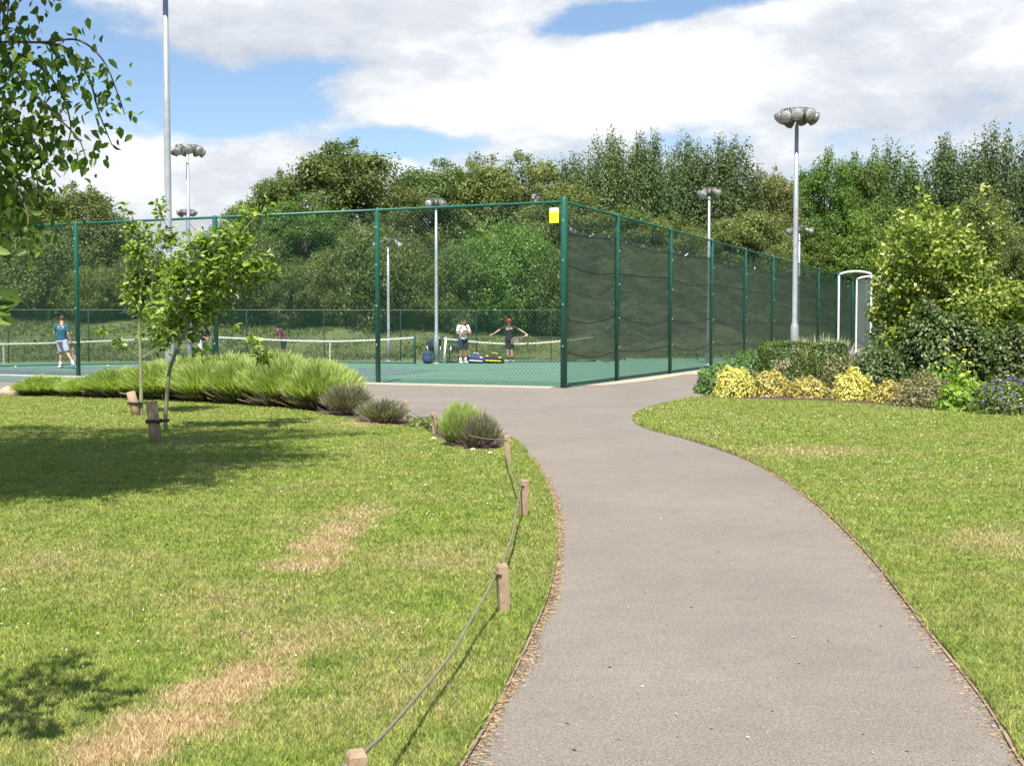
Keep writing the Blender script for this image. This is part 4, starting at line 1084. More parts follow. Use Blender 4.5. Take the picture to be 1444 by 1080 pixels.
# seedling weeds between the two lavenders
def scatter_plant(name, px, py, wpx, h, n, mat, label, cat='plant', tpl=LEAF4, sz=.06, group=None, seed=1, upright=.5, stems=10, shape='dome', dpt=None, parts=True, z_lo=0):
    rng = np.random.default_rng(seed); b = Vector(G(px, py)); rw = wpx / F * b.y / 2; dy = dpt or rw
    b.y += dy * .8; b.x = (px - 722) / F * b.y
    e = empty(name, b, label, cat, group)
    if shape == 'dome':
        d = unit(rng.normal(0, 1, (n, 3))); d[:, 2] = np.abs(d[:, 2]); d /= np.sum(np.abs(d) ** 2.8, 1, keepdims=True) ** (1 / 2.8); rr = rng.uniform(.55, 1.03, (n, 1)) ** .8 * (1 + .07 * np.sin(d[:, :1] * 7 + seed) + .05 * np.sin(d[:, 2:3] * 9 + d[:, :1] * 6) + .05 * np.sin(d[:, :1] * 17))
        Pn = d * rr * np.array([rw, dy, h]); Nn = d + rng.normal(0, .5, (n, 3)) + np.array([0, 0, .3])
    elif shape == 'box':
        Pn = rng.uniform(-1, 1, (n, 3)); ax = rng.integers(0, 3, n); sg = np.where(rng.uniform(0, 1, n) < .5, -1, 1); sg = np.where(ax == 2, 1, sg)
        v = 1 - np.abs(rng.normal(0, .05, n)); Pn[np.arange(n), ax] = sg * v
        Nn = np.zeros((n, 3)); Nn[np.arange(n), ax] = sg; Nn += rng.normal(0, .6, (n, 3)) + np.array([0, 0, .3])
        # rounded corners
        q = np.abs(Pn[:, 0]) ** 6 + np.abs(Pn[:, 1]) ** 6; Pn[:, :2] /= np.maximum(1, q[:, None]) ** (1 / 6)
        q = np.abs(Pn[:, 0]) ** 5 + np.maximum(0, Pn[:, 2]) ** 5; Pn[:, [0, 2]] /= np.maximum(1, q[:, None]) ** (1 / 5)
        Pn[:, 2] = (Pn[:, 2] + 1) / 2; Pn *= np.array([rw, dy, h]); Pn += rng.normal(0, .012, (n, 3))
        Pn[:, 2] += .02 * np.sin(Pn[:, 0] * 5 + seed)
    al = None
    if tpl is BLADE:
        d = unit(rng.normal(0, 1, (n, 3))); d[:, 2] = np.abs(d[:, 2]); Pn = d * np.array([rw * .35, dy * .35, 0]); al = d * np.array([.6, .6, 1.]) + np.array([0, 0, upright]); Nn = np.cross(unit(al), unit(rng.normal(0, 1, (n, 3))))
    me = leaves('foliage', Pn, Nn, sz * rng.uniform(.6, 1.35, n), mat, tpl, al, rng=rng); link('foliage', me, e)
    if stems:
        mb = MB()
        for _ in range(stems):
            a = rng.uniform(0, 6.283); r = rng.uniform(.1, .75)
            mb.tube([(math.cos(a) * .03, math.sin(a) * .03, -.02), (math.cos(a) * r * rw * .5, math.sin(a) * r * dy * .5, h * .4), (math.cos(a) * r * rw, math.sin(a) * r * dy, h * .75)], [.014, .009, .004], 4)
        mb.build('stems', M['twig'], e)
    return e, (rw, dy, h)
M['weed'] = leafmat('weed_leaves', [(0, (.12, .16, .04)), (1, (.3, .3, .12))], .35)
scatter_plant('weed_clump', 600, 606, 60, .16, 700, M['weed'], 'low straggly weeds between the two leggy lavenders', 'weeds', sz=.05, seed=5)
# rocks at left & small pale stones
M['stone'] = plain('pale_stone', (.5, .38, .28), (.33, .25, .19), 5, .9, 0, .5)
for i, (px, py, w, lb) in enumerate(((10, 559, 34, 'pale rough stone cut by the left edge beside the lavender bed'), (26, 558, 16, 'small pale stone touching the left end of the lavender bed'))):
    b = Vector(G(px, py)); r = w / F * b.y / 2
    mb = MB(); mb.ball((0, 0, 0), (r, r * .7, .16), 14, 9); rr = random.Random(i)
    mb.v = [(x * rr.uniform(.85, 1.1), y * rr.uniform(.85, 1.1), z * rr.uniform(.8, 1.15)) for x, y, z in mb.v]
    o = mb.build('stone', M['stone'], None, False, (b.x, b.y + r * .7, .05)); tag(o, lb, 'stone', 'stones by the lavender bed')
M['pebble'] = plain('pebble', (.6, .55, .45), (.45, .4, .33), 5, .9)
for i, (px, py, lb) in enumerate(((667, 638, 'small white pebble on the soil below the solitary lavender bush'), (691, 643, 'small white pebble on the grass nearest the last rope post'), (612, 622, 'white pebble left of the solitary lavender bush'))):
    b = Vector(G(px, py)); o = MB().ball((0, 0, 0), (.04, .03, .025), 8, 6).build('pebble', M['pebble'], None, True, (b.x, b.y, .03)); tag(o, lb, 'pebble', 'pebbles by the solitary lavender')

# ------------------------------------------------------------------ right-hand bed
M['euo'] = leafmat('euonymus_yellow', [(0, (.34, .3, .06)), (.2, (.56, .5, .1)), (.6, (.72, .66, .17)), (1, (.78, .75, .34))], .25, .5, .03)
M['euo2'] = leafmat('euonymus_cream', [(0, (.17, .17, .03)), (.3, (.42, .35, .08)), (.7, (.6, .5, .16)), (1, (.7, .62, .3))], .25, .5, .03)
M['boxl'] = leafmat('box_leaves', [(0, (.06, .1, .02)), (.5, (.12, .175, .035)), (.9, (.19, .25, .06)), (1, (.3, .34, .15))], .3, .35, .05)
M['dkl'] = leafmat('laurel_leaves', [(0, (.035, .065, .016)), (.5, (.08, .12, .028)), (.9, (.14, .19, .055)), (1, (.26, .3, .16))], .22, .4, .05, .4)
M['grn'] = leafmat('herb_leaves', [(0, (.06, .13, .035)), (.5, (.1, .2, .05)), (1, (.2, .3, .1))], .35)
M['lime'] = leafmat('lime_leaves', [(0, (.13, .23, .03)), (.5, (.21, .34, .045)), (1, (.34, .46, .09))], .4)
M['shrubl'] = leafmat('shrub_leaves', [(0, (.09, .15, .02)), (.45, (.18, .25, .035)), (.85, (.3, .37, .07)), (1, (.58, .6, .25))], .35, .4, .03)
M['redl'] = leafmat('reddish_leaves', [(0, (.09, .08, .03)), (.5, (.16, .11, .045)), (1, (.28, .16, .08))], .3)
M['pinkl'] = leafmat('mixed_leaves', [(0, (.1, .12, .04)), (.5, (.2, .21, .08)), (.85, (.34, .3, .15)), (1, (.6, .45, .35))], .3)
M['purple'] = leafmat('purple_petals', [(0, (.1, .08, .36)), (1, (.24, .18, .6))], .3, .6, .02)
M['cream_blade'] = leafmat('cream_grass', [(0, (.25, .3, .16)), (.5, (.45, .47, .3)), (1, (.68, .68, .52))], .3)
yg = 'yellow euonymus bushes edging the right bed'
scatter_plant('euonymus_bush', 1036, 561, 62, .62, 2600, M['euo'], 'rounded bright yellow bush at the left end of the right bed', 'shrub', sz=.06, group=yg, seed=11)
scatter_plant('euonymus_bush', 1087, 560, 56, .55, 1900, M['euo2'], 'pale yellow variegated bush second from the left in the bed edge', 'shrub', sz=.062, group=yg, seed=12)
scatter_plant('euonymus_bush', 1141, 562, 56, .42, 1900, M['euo2'], 'low cream-yellow bush below the clipped hedge', 'shrub', sz=.062, group=yg, seed=13)
scatter_plant('euonymus_bush', 1204, 566, 54, .62, 2700, M['euo'], 'square-shouldered bright yellow bush standing alone in the middle of the bed edge', 'shrub', sz=.06, group=yg, seed=14)
scatter_plant('euonymus_bush', 1256, 569, 48, .42, 1500, M['euo2'], 'small cream-yellow bush right of the brightest yellow bush', 'shrub', sz=.062, group=yg, seed=15)
scatter_plant('box_hedge', 1130, 550, 118, 1.1, 14000, M['boxl'], 'clipped dark green box hedge block behind the yellow bushes', 'hedge', sz=.055, seed=16, shape='box', dpt=.8, stems=0)
scatter_plant('leafy_shrub', 1180, 556, 50, .85, 2600, M['pinkl'], 'purplish green bush at the right end of the box hedge', 'shrub', sz=.055, seed=17)
scatter_plant('leafy_shrub', 1240, 560, 76, 1.02, 6500, M['dkl'], 'glossy dark green rounded bush behind the brightest yellow bush', 'shrub', sz=.07, seed=18)
scatter_plant('herb_clump', 1014, 556, 66, .62, 3200, M['grn'], 'fresh green herb clump at the corner of the bed next to the path', 'plant', sz=.07, seed=19)
scatter_plant('herb_clump', 1055, 548, 80, .85, 3400, M['grn'], 'fresh green herb clump behind the leftmost yellow bush', 'plant', sz=.07, seed=20)
scatter_plant('ornamental_grass', 1160, 545, 90, .4, 700, M['cream_blade'], 'cream striped ornamental grass tuft behind the box hedge', 'ornamental grass', tpl=BLADE, sz=1.0, seed=21, upright=1.2, stems=0)
scatter_plant('ornamental_grass', 1205, 546, 80, .4, 650, M['cream_blade'], 'cream ornamental grass tuft in front of the clear shelter', 'ornamental grass', tpl=BLADE, sz=.7, seed=22, upright=1.2, stems=0)
scatter_plant('laurel_bush', 1325, 556, 140, 1.85, 15000, M['dkl'], 'large dark glossy-leaved bush in the middle of the right bed', 'shrub', sz=.1, seed=23, tpl=LEAF6)
scatter_plant('laurel_bush', 1325, 548, 100, 2.2, 5200, M['redl'], 'reddish-topped bush behind the large dark glossy bush', 'shrub', sz=.08, seed=24)
scatter_plant('laurel_bush', 1420, 556, 90, 1.5, 7000, M['dkl'], 'dark bush at the right edge behind the purple flowers', 'shrub', sz=.09, seed=25)
scatter_plant('leafy_shrub', 1415, 545, 90, 1.95, 2400, M['lime'], 'shrub with pale upright leaf spears near the right edge', 'shrub', sz=.16, seed=26, tpl=LEAF6)
scatter_plant('leafy_shrub', 1305, 577, 86, .62, 3600, M['pinkl'], 'low mottled green and pink bush in front of the large dark bush', 'shrub', sz=.05, seed=27)
scatter_plant('leafy_shrub', 1365, 582, 74, .55, 1500, M['lime'], 'lime green broad-leaved clump between the mottled bush and the purple flowers', 'plant', sz=.11, seed=28, tpl=LEAF6)
def flowers(e, dims, n, mat, seed, zlo=.5, sz=.034):
    rng = np.random.default_rng(seed); rw, dy, h = dims
    Pn, Nn = [], []
    me = None
    for _ in range(n):
        if me is None or _ % 8 == 0:
            Pn, Nn = [], []
            for k in range(6):
                a = k * 1.047; Pn.append([math.cos(a) * sz * .5, -.01 + rng.normal(0, .006), math.sin(a) * sz * .5]); Nn.append([math.cos(a) * .4, -1, math.sin(a) * .4 + .4])
            me = leaves('flower', np.array(Pn), np.array(Nn), sz * rng.uniform(.8, 1.2), mat, LEAF4, rng=rng)
        d = rng.normal(0, 1, 3); d /= np.linalg.norm(d); d[2] = abs(d[2]) * (1 - zlo) + zlo; d[1] = -abs(d[1]) if rng.uniform() < .8 else d[1]
        o = link('flower', me, e, d * np.array([rw, dy, h]) * 1.03); o.rotation_euler = (rng.uniform(-.6, .6), rng.uniform(0, 6), rng.uniform(-.8, .8))
e, dm = scatter_plant('geranium', 1420, 588, 100, .6, 4200, M['boxl'], 'purple-flowered geranium clump beside the lawn at the right edge of the picture', 'flowering plant', sz=.05, seed=29)
flowers(e, dm, 42, M['purple'], 3, .25)
e, dm = scatter_plant('geranium', 1186, 550, 42, 1.05, 900, M['pinkl'], 'small patch of purple flowers above the right end of the box hedge', 'flowering plant', sz=.05, seed=30)
flowers(e, dm, 26, M['purple'], 4, .75)
e, dm = scatter_plant('geranium', 1236, 545, 40, 1.35, 1500, M['grn'], 'taller plant with lilac flowers beside the large yellow-green shrub', 'flowering plant', sz=.06, seed=31)
flowers(e, dm, 14, M['purple'], 5, .7)
# variegated foliage spikes on the dark bush (sisyrinchium-like spires)
sp_e = empty('phlomis_plant', (0, 0, 0), 'thin plant with tiers of small yellow flowers in front of the large dark bush', 'flowering plant')
bb = Vector(G(1338, 570)); sp_e.location = bb
mb = MB(); mf = MB()
for (px, top) in ((1332, 478), (1360, 492), (1345, 500), (1368, 510)):
    x = (px - 722) / F * bb.y - bb.x; zt = P(px, top, bb.y)[2]
    mb.tube([(x * .4, 0, 0), (x * .8, 0, zt * .5), (x, 0, zt)], [.012, .009, .006], 5)
    for k in range(3):
        z = zt * (1 - .22 * k) - .02
        MB().lathe([(.015, -.02), (.04, -.004), (.036, .012), (.012, .02)], (x * (1 - .05 * k), 0, z), 9).build('flower_whorl', M['yellow'], sp_e, True)
mb.build('stems', M['twig'], sp_e); 
link('foliage', leaves('foliage', RG.normal(0, 1, (500, 3)) * np.array([.22, .12, .22]) + np.array([0, 0, .32]), RG.normal(0, 1, (500, 3)), .1, M['lime'], LEAF6), sp_e)

scatter_plant('laurel_bush', 1510, 566, 130, 1.7, 6000, M['dkl'], 'dark bush just beyond the right edge of the picture', 'shrub', sz=.11, seed=35)
scatter_plant('leafy_shrub', 1610, 572, 130, 1.3, 5000, M['pinkl'], 'mottled bush well beyond the right edge of the picture', 'shrub', sz=.09, seed=36)
scatter_plant('leafy_shrub', 1700, 560, 150, 2.2, 6000, M['boxl'], 'tall green bush well beyond the right edge of the picture', 'shrub', sz=.1, seed=37)
# large light-green shrub
def big_shrub():
    D = 30.; rng = np.random.default_rng(77); cx = (1325 - 722) / F * D
    e = empty('large_shrub', (cx, D, 0), 'large yellow-green broad-leaved shrub towering over the right bed beside the shelter', 'shrub')
    pxm = F / D; cl = []
    for (px, py, r) in [(1250, 480, 24), (1245, 440, 22), (1255, 400, 26), (1262, 360, 24), (1275, 330, 22), (1290, 300, 16), (1310, 330, 26), (1300, 370, 30), (1290, 410, 32), (1290, 450, 32), (1330, 440, 34), (1330, 400, 34), (1335, 360, 32), (1345, 335, 18), (1330, 305, 16), (1375, 390, 32), (1370, 430, 34), (1310, 480, 34), (1360, 480, 34), (1400, 480, 30), (1240, 510, 20), (1430, 420, 30), (1435, 460, 30)]:
        x = (px - 722) / F * D - cx; z = P(px, py, D)[2]
        for dy in (-.5, .5): cl.append(((x, dy + rng.normal(0, .25), z), (r / pxm * 1.0, r / pxm * 1.1, r / pxm * .9)))
    P_, N_ = clump_points(rng, cl, 15000, .5)
    # shoots
    mb = MB(); SP, SN, SA = [], [], []
    for (px, py0, py1) in [(1297, 330, 262), (1268, 340, 298), (1308, 330, 276), (1322, 330, 290), (1255, 380, 320), (1345, 340, 300), (1365, 350, 322), (1240, 420, 365), (1390, 370, 240), (1410, 370, 300), (1236, 460, 400)]:
        a = Vector(P(px - 4, py0 + 20, D)) - e.location; b = Vector(P(px, py1, D)) - e.location
        mb.tube([a, a.lerp(b, .5) + Vector((.03, 0, 0)), b], [.014, .01, .004], 4)
        for k in range(40):
            t = rng.uniform(.2, 1.02); p_ = a.lerp(b, t); SP.append(np.array(p_) + rng.normal(0, .05, 3)); SN.append(rng.normal(0, .7, 3) + np.array([0, -.3, .7])); SA.append(np.array([rng.normal(0, .8), rng.normal(0, .8), .8]))
    n1 = len(P_); Pn = np.concatenate([P_, np.array(SP)]); Nn = np.concatenate([N_, np.array(SN)]); Al = np.concatenate([rng.normal(0, 1, (n1, 3)), np.array(SA)])
    rnd = rng.uniform(0, 1, len(Pn)); rnd[n1:] = rng.uniform(.6, 1, len(SP))
    link('foliage', leaves('foliage', Pn, Nn, .125 * rng.uniform(.6, 1.3, len(Pn)), M['shrubl'], LEAF6, Al, rnd, rng), e)
    mb.tube([(0, 0, -.05), (-.1, 0, 1.2), (-.3, 0, 3), (-.45, 0, 4)], [.1, .08, .05, .02], 8)
    for i in range(9):
        c = cl[int(rng.integers(0, len(cl)))][0]; mb.tube([(0, 0, .3), (c[0] * .4, c[1] * .4, c[2] * .5), c], [.05, .03, .012], 5)
    mb.build('stems', M['bark'], e, True)
big_shrub()

# ------------------------------------------------------------------ people
def skin_mat(name, c): return plain(name, c, tuple(x * .85 for x in c), 6, .55, 0, 0)
SK = skin_mat('skin', (.5, .29, .2)); SK2 = skin_mat('skin_tan', (.36, .19, .12)); 
def cl(name, c): return plain(name, c, tuple(x * .8 for x in c), 5, .8, 0, .3)
def capsule(mb, a, b, ra, rb):
    a = Vector(a); b = Vector(b); mb.tube([a, b], [ra, rb], 12); mb.ball(a, ra, 12, 8); mb.ball(b, rb, 12, 8)
def remesh(o, vs, smooth=4):
    m = o.modifiers.new('r', 'REMESH'); m.mode = 'VOXEL'; m.voxel_size = vs; m.use_smooth_shade = True
    s = o.modifiers.new('s', 'SMOOTH'); s.iterations = smooth; s.factor = .5
def person(loc, rz, label, J, skin, shirt, shorts, hair, shoes, cap=None, socks=None, sleeve=1.0, logo=False, k=1.0, ponytail=False):
    """J: joint dict in local metres (x right as seen from the front? local: facing -Y)"""
    e = empty('person', loc, label, 'person', 'people on the tennis courts', rz); e.scale = (k,) * 3
    j = {n: Vector(v) for n, v in J.items()}
    b = MB()
    capsule(b, j['pel'], j['che'], .125, .135); capsule(b, j['che'] + Vector((-.1, 0, .08)), j['che'] + Vector((.1, 0, .08)), .085, .085)
    capsule(b, j['che'], j['nek'], .1, .058); capsule(b, j['nek'], j['hed'] - Vector((0, 0, .04)), .058, .06)
    h = j['hed']; hd = Vector(J.get('look', (0, -1, 0))).normalized(); lat = Vector((0, 0, 1)).cross(hd).normalized()
    b.ball(h + Vector((0, 0, .02)), (.076, .092, .112), 16, 12, Matrix((lat, -hd, Vector((0, 0, 1)))).transposed())
    b.ball(h + hd * .03 - Vector((0, 0, .065)), (.05, .055, .045)); 
    b.ball(h + hd * .1 - Vector((0, 0, .005)), (.014, .016, .024), 8, 6)                       # nose
    b.ball(h + hd * .088 - Vector((0, 0, .05)), (.024, .012, .009), 8, 6, Matrix((lat, -hd, Vector((0, 0, 1)))).transposed())   # lips
    for s in (-1, 1):
        b.ball(h + lat * .08 * s, (.012, .022, .032), 8, 6)                                       # ears
        b.ball(h + hd * .083 + lat * .033 * s + Vector((0, 0, .035)), (.02, .012, .008), 8, 6)      # brow
    for s in 'LR':
        sh, el, wr = j['sh' + s], j['el' + s], j['wr' + s]
        capsule(b, sh, el, .052, .04); capsule(b, el, wr, .04, .027)
        hdv = Vector(J.get('hd' + s, (wr - el))).normalized()
        side = hdv.cross(Vector((0, 1, .2))).normalized(); nrm = hdv.cross(side)
        pc = wr + hdv * .05
        b.ball(pc, (.04, .04, .018), 12, 8, Matrix((hdv * 1.15, side, nrm)).transposed())
        for q, (off, ln) in enumerate(((-.03, .062), (-.01, .075), (.01, .07), (.03, .055))):
            a0 = pc + hdv * .035 + side * off; a1 = a0 + hdv * ln * .5 + nrm * .008; a2 = a1 + hdv * ln * .35 + nrm * .025
            capsule(b, a0, a1, .0105, .0095); capsule(b, a1, a2, .0095, .008)
        t0 = wr + hdv * .02 - side * .03; t1 = t0 - side * .025 + hdv * .03; capsule(b, t0, t1, .012, .0105); capsule(b, t1, t1 + hdv * .025 + nrm * .012, .0105, .009)
        hp, kn, an = j['hp' + s], j['kn' + s], j['an' + s]
        capsule(b, hp, kn, .088, .058); capsule(b, kn, an, .057, .036); capsule(b, kn.lerp(an, .28) + Vector((0, .012, 0)), kn.lerp(an, .6), .052, .04)
        to = an + Vector(J.get('ft' + s, (0, -.16, 0))); capsule(b, an - Vector((0, 0, .03)), to - Vector((0, 0, .045)), .036, .03)
    o = b.build('body', skin, e); remesh(o, .0085, 3)
    # eyes
    mb = MB()
    for s in (-1, 1): mb.ball(h + hd * .088 + lat * .033 * s + Vector((0, 0, .018)), (.011, .009, .008), 8, 6)
    mb.build('eyes', M['black_cord'], e, True)
    # shirt
    c = MB(); lo = j['pel'].lerp(j['che'], .0) + Vector((0, 0, -.02))
    c.tube([lo, j['pel'].lerp(j['che'], .5), j['che'] + Vector((0, 0, .02))], [.158, .152, .165], 16)
    c.tube([j['che'] + Vector((0, 0, 0)), j['che'].lerp(j['nek'], .75)], [.16, .075], 14)
    for s in 'LR':
        c.tube([j['sh' + s].lerp(j['che'], .3), j['sh' + s]], [.1, .08], 12); c.ball(j['sh' + s], .07, 12, 8)
        c.tube([j['sh' + s], j['sh' + s].lerp(j['el' + s], .75 * sleeve)], [.068, .06], 12)
    o = c.build('shirt', shirt, e); remesh(o, .014, 4)
    if logo:
        c = MB(); p0 = j['che'] + Vector((0, -.19, .09)); c.add([p0 + Vector(v) for v in ((-.1, 0, -.03), (-.05, 0, -.06), (.12, .0, .04), (-.04, 0, -.01))] + [p0 + Vector(v) for v in ((-.09, .03, -.02), (-.05, .03, -.045), (.1, .03, .03), (-.04, .03, -.015))], [(0, 1, 2, 3), (4, 7, 6, 5), (0, 4, 5, 1), (1, 5, 6, 2), (2, 6, 7, 3), (3, 7, 4, 0)])
        c.build('chest_flash', M['net_white'], e)
    c = MB(); c.tube([j['pel'] + Vector((0, 0, .06)), j['pel'] - Vector((0, 0, .06))], [.145, .165], 16)
    for s in 'LR': c.tube([j['hp' + s] + Vector((0, 0, .03)), j['hp' + s].lerp(j['kn' + s], .45), j['hp' + s].lerp(j['kn' + s], .84)], [.108, .105, .1], 14)
    o = c.build('shorts', shorts, e); remesh(o, .014, 4)
    c = MB(); c.ball(h + Vector((0, 0, .045)) - hd * .014, (.088, .1, .098), 16, 10, Matrix((lat, -hd, Vector((0, 0, 1)))).transposed())
    if ponytail: c.tube([h - hd * .09 + Vector((0, 0, .04)), h - hd * .15, h - hd * .14 - Vector((0, 0, .14))], [.03, .035, .012], 8)
    c.build('hair', hair, e, True)
    if cap:
        c = MB(); c.ball(h + Vector((0, 0, .07)) - hd * .005, (.096, .108, .085), 16, 10, Matrix((lat, -hd, Vector((0, 0, 1)))).transposed())
        c.ball(h + Vector((0, 0, .065)) + hd * .11, (.07, .07, .012), 14, 6); c.build('cap', cap, e, True)
    for s in 'LR':
        an = j['an' + s]; to = an + Vector(J.get('ft' + s, (0, -.16, 0))); dr = (to - an).normalized()
        c = MB(); capsule(c, an + Vector((0, 0, -.035)) - dr * .05, to - Vector((0, 0, .05)), .05, .04); c.box(((an + to) / 2) + Vector((0, 0, -.075)) , (.08, .08, .02))
        c.tube([an + Vector((0, 0, -.05)), an + Vector((0, 0, .01))], [.05, .046], 10)
        o = c.build('shoe', shoes, e); remesh(o, .01, 2)
        if socks:
            c = MB(); kn = j['kn' + s]; d_ = (kn - an).normalized(); c.tube([an - d_ * .02, an + d_ * .13], [.044, .05], 12); c.build('sock', socks, e, True)
    return e
def rest(**kw):
    J = dict(pel=(0, 0, .95), che=(0, 0, 1.28), nek=(0, 0, 1.5), hed=(0, -.02, 1.63), shL=(-.19, 0, 1.42), shR=(.19, 0, 1.42), elL=(-.25, 0, 1.14), elR=(.25, 0, 1.14),
             wrL=(-.26, -.05, .9), wrR=(.26, -.05, .9), hpL=(-.09, 0, .92), hpR=(.09, 0, .92), knL=(-.1, -.01, .5), knR=(.1, -.01, .5), anL=(-.11, 0, .1), anR=(.11, 0, .1))
    J.update(kw); return J
wh = cl('white_cloth', (.75, .7, .7)); navy = cl('navy_cloth', (.02, .028, .06)); blk = cl('black_cloth', (.02, .022, .024)); red = cl('red_cloth', (.6, .03, .03)); teal = cl('teal_cloth', (.01, .12, .2)); lil = cl('pale_lilac_cloth', (.5, .48, .6)); mar = cl('maroon_cloth', (.19, .03, .07))
hair = cl('dark_hair', (.03, .02, .014)); brown = cl('brown_hair', (.14, .06, .03)); shoe = cl('white_shoe', (.7, .72, .72)); gshoe = cl('grey_shoe', (.3, .38, .38))
def racket(loc, dirv, nrm, label, col, parent_cat=True):
    """tennis racket held in a hand: thing of its own"""
    d = Vector(dirv).normalized(); n = Vector(nrm); n = (n - d * n.dot(d)).normalized(); s = d.cross(n)
    e = empty('tennis_racket', loc, label, 'tennis racket')
    MB().tube([d * -.08, d * .12], .017, 8).build('grip', M['rubber'] if col is None else M['net_white'], e, True)
    mb = MB(); c = d * .52
    mb.tube([d * .12, d * .24 + s * .05, d * .36 + s * .1], .01, 6); mb.tube([d * .12, d * .24 - s * .05, d * .36 - s * .1], .01, 6)
    mb.tube([c + d * math.cos(t) * .17 + s * math.sin(t) * .13 for t in [i * math.pi / 12 for i in range(25)]], .012, 6)
    mb.build('frame', cl('racket_frame', (.45, .25, .2)), e, True)
    mb = MB()
    for i in range(-6, 7):
        u = i / 7; l = math.sqrt(1 - u * u)
        mb.tube([c + s * u * .13 - d * .17 * l, c + s * u * .13 + d * .17 * l], .0012, 3); mb.tube([c + d * u * .17 - s * .13 * l, c + d * u * .17 + s * .13 * l], .0012, 3)
    mb.build('strings', M['net_white'], e)
# white-shirted man, arms folded, looking right
p1 = G(653, 513)
person(p1, R(28), 'man in white shirt and navy shorts with arms folded, standing beside the chairs', rest(
    elL=(-.27, -.06, 1.15), wrL=(-.02, -.24, 1.17), hdL=(1, -.2, .1), elR=(.29, -.08, 1.13), wrR=(.02, -.2, 1.24), hdR=(-1, -.1, -.1), hed=(.02, -.05, 1.62), look=(.5, -.8, -.35)),
    SK2, wh, navy, hair, shoe, socks=shoe, k=1.03)
p2 = G(718, 511)
person(p2, 0, 'person in black shirt and red cap with both arms spread wide, racket in one hand', rest(
    elL=(-.42, -.02, 1.3), wrL=(-.66, -.05, 1.14), elR=(.42, -.02, 1.33), wrR=(.68, -.06, 1.17), hdR=(.5, -.4, -.8), hdL=(-1, -.1, -.35), anL=(-.03, .0, .1), anR=(.13, -.03, .1), knL=(-.06, -.03, .5), hpL=(-.07, 0, .92), ftL=(-.13, -.1, 0), ftR=(.05, -.15, 0)),
    SK, blk, blk, hair, gshoe, cap=red, socks=blk, k=1.0, logo=True)
racket(Vector(p2) + Vector((.70, -.12, 1.1)), (-.85, -.1, -.42), (0, 1, .3), 'white-gripped tennis racket in the right-hand grasp of the red-capped person', 1)
p3 = G(88, 520)
person(p3, R(168), 'man in teal shirt and pale shorts walking away beside the leftmost fence post', rest(
    elL=(-.25, .03, 1.16), wrL=(-.3, -.04, .92), elR=(.27, .02, 1.2), wrR=(.34, -.25, 1.26), hdR=(.3, -.4, .7), hpR=(.09, 0, .92), knR=(.1, -.1, .5), anR=(.12, -.06, .1),
    knL=(-.2, .0, .52), anL=(-.5, .12, .17), ftL=(-.05, -.12, -.09), hed=(.06, -.12, 1.61), nek=(.03, -.05, 1.5), look=(.4, -.8, -.5)),
    SK, teal, lil, brown, shoe, socks=shoe, k=1.04)
racket(Vector(p3) + Matrix.Rotation(R(168), 3, 'Z') @ (Vector((-.3, -.08, .85)) * 1.04), (.3, -.3, -1), (1, 0, .2), 'dark tennis racket hanging from the hand of the teal-shirted man', None)
p4 = ((400 - 722) / F * 51, 51, 0)
person(p4, R(-70), 'person in maroon top bending forward behind the net, above the lavender', rest(
    che=(0, -.14, 1.2), nek=(0, -.27, 1.36), hed=(0, -.36, 1.44), shL=(-.19, -.18, 1.33), shR=(.19, -.18, 1.33), elL=(-.26, -.2, 1.06), elR=(.26, -.2, 1.06), wrL=(-.14, -.38, .9), wrR=(.14, -.38, .92), look=(0, -.8, -.6)),
    SK2, mar, navy, hair, shoe, k=.97)
p5 = ((285 - 722) / F * 50, 50, 0)
person(p5, R(60), 'person with reddish hair and black top, partly hidden behind the crooked sapling', rest(
    che=(0, -.1, 1.24), nek=(0, -.2, 1.42), hed=(0, -.27, 1.52), shL=(-.19, -.13, 1.37), shR=(.19, -.13, 1.37), elL=(-.27, -.2, 1.12), elR=(.27, -.2, 1.12), wrL=(-.2, -.42, 1.04), wrR=(.2, -.4, 1.0), look=(0, -.9, -.4)),
    SK2, blk, wh, brown, shoe, k=.95)

# ------------------------------------------------------------------ chairs, bags, balls
M['dkplastic'] = plain('dark_green_plastic', (.012, .04, .03), (.008, .03, .02), 5, .4)
def garden_chair(loc, rz, label, mat, legmat=None):
    e = empty('garden_chair', loc, label, 'chair', None, rz)
    MB().box((0, 0, .43), (.46, .44, .03)).build('seat', mat, e)
    b = MB(); Mb = Matrix.Rotation(R(-12), 3, 'X')
    for i in range(5): b.box(Vector((-.17 + i * .085, .235, .66)), (.055, .02, .42), M=Mb)
    b.tube([(-.22, .2, .46), (-.215, .27, .8), (-.12, .3, .88), (.12, .3, .88), (.215, .27, .8), (.22, .2, .46)], .018, 8); b.build('backrest', mat, e, True)
    for sx in (-1, 1):
        for sy in (-1, 1): MB().tube([(sx * .2, sy * .19, .43), (sx * .24, sy * .24, 0)], [.022, .017], 8).build('leg', legmat or mat, e, True)
        MB().tube([(sx * .24, -.22, .43), (sx * .26, -.22, .64), (sx * .26, .1, .66), (sx * .23, .25, .64)], .018, 8).build('armrest', legmat or mat, e, True)
    return e
garden_chair(G(611, 512), R(12), 'white-framed garden chair with a dark jacket over its back, beside the central mast', M['dkplastic'], M['white_paint'])
q = Vector(G(611, 512)) + Vector((.03, .25, 0))
mb = MB(); K = 10; Vj = []
for i in range(K + 1):
    for jz in range(8):
        s = (i / K - .5); t = jz / 7
        y = -.04 + .16 * t ** .5 * (1 if jz < 99 else 1); Vj.append((s * .5 * (1 + .08 * math.sin(jz)), -.06 - .09 * math.sin(t * math.pi) * .5 + .02 * math.sin(i * 1.7 + jz), .95 - .42 * t + .02 * math.cos(i * 2.1)))
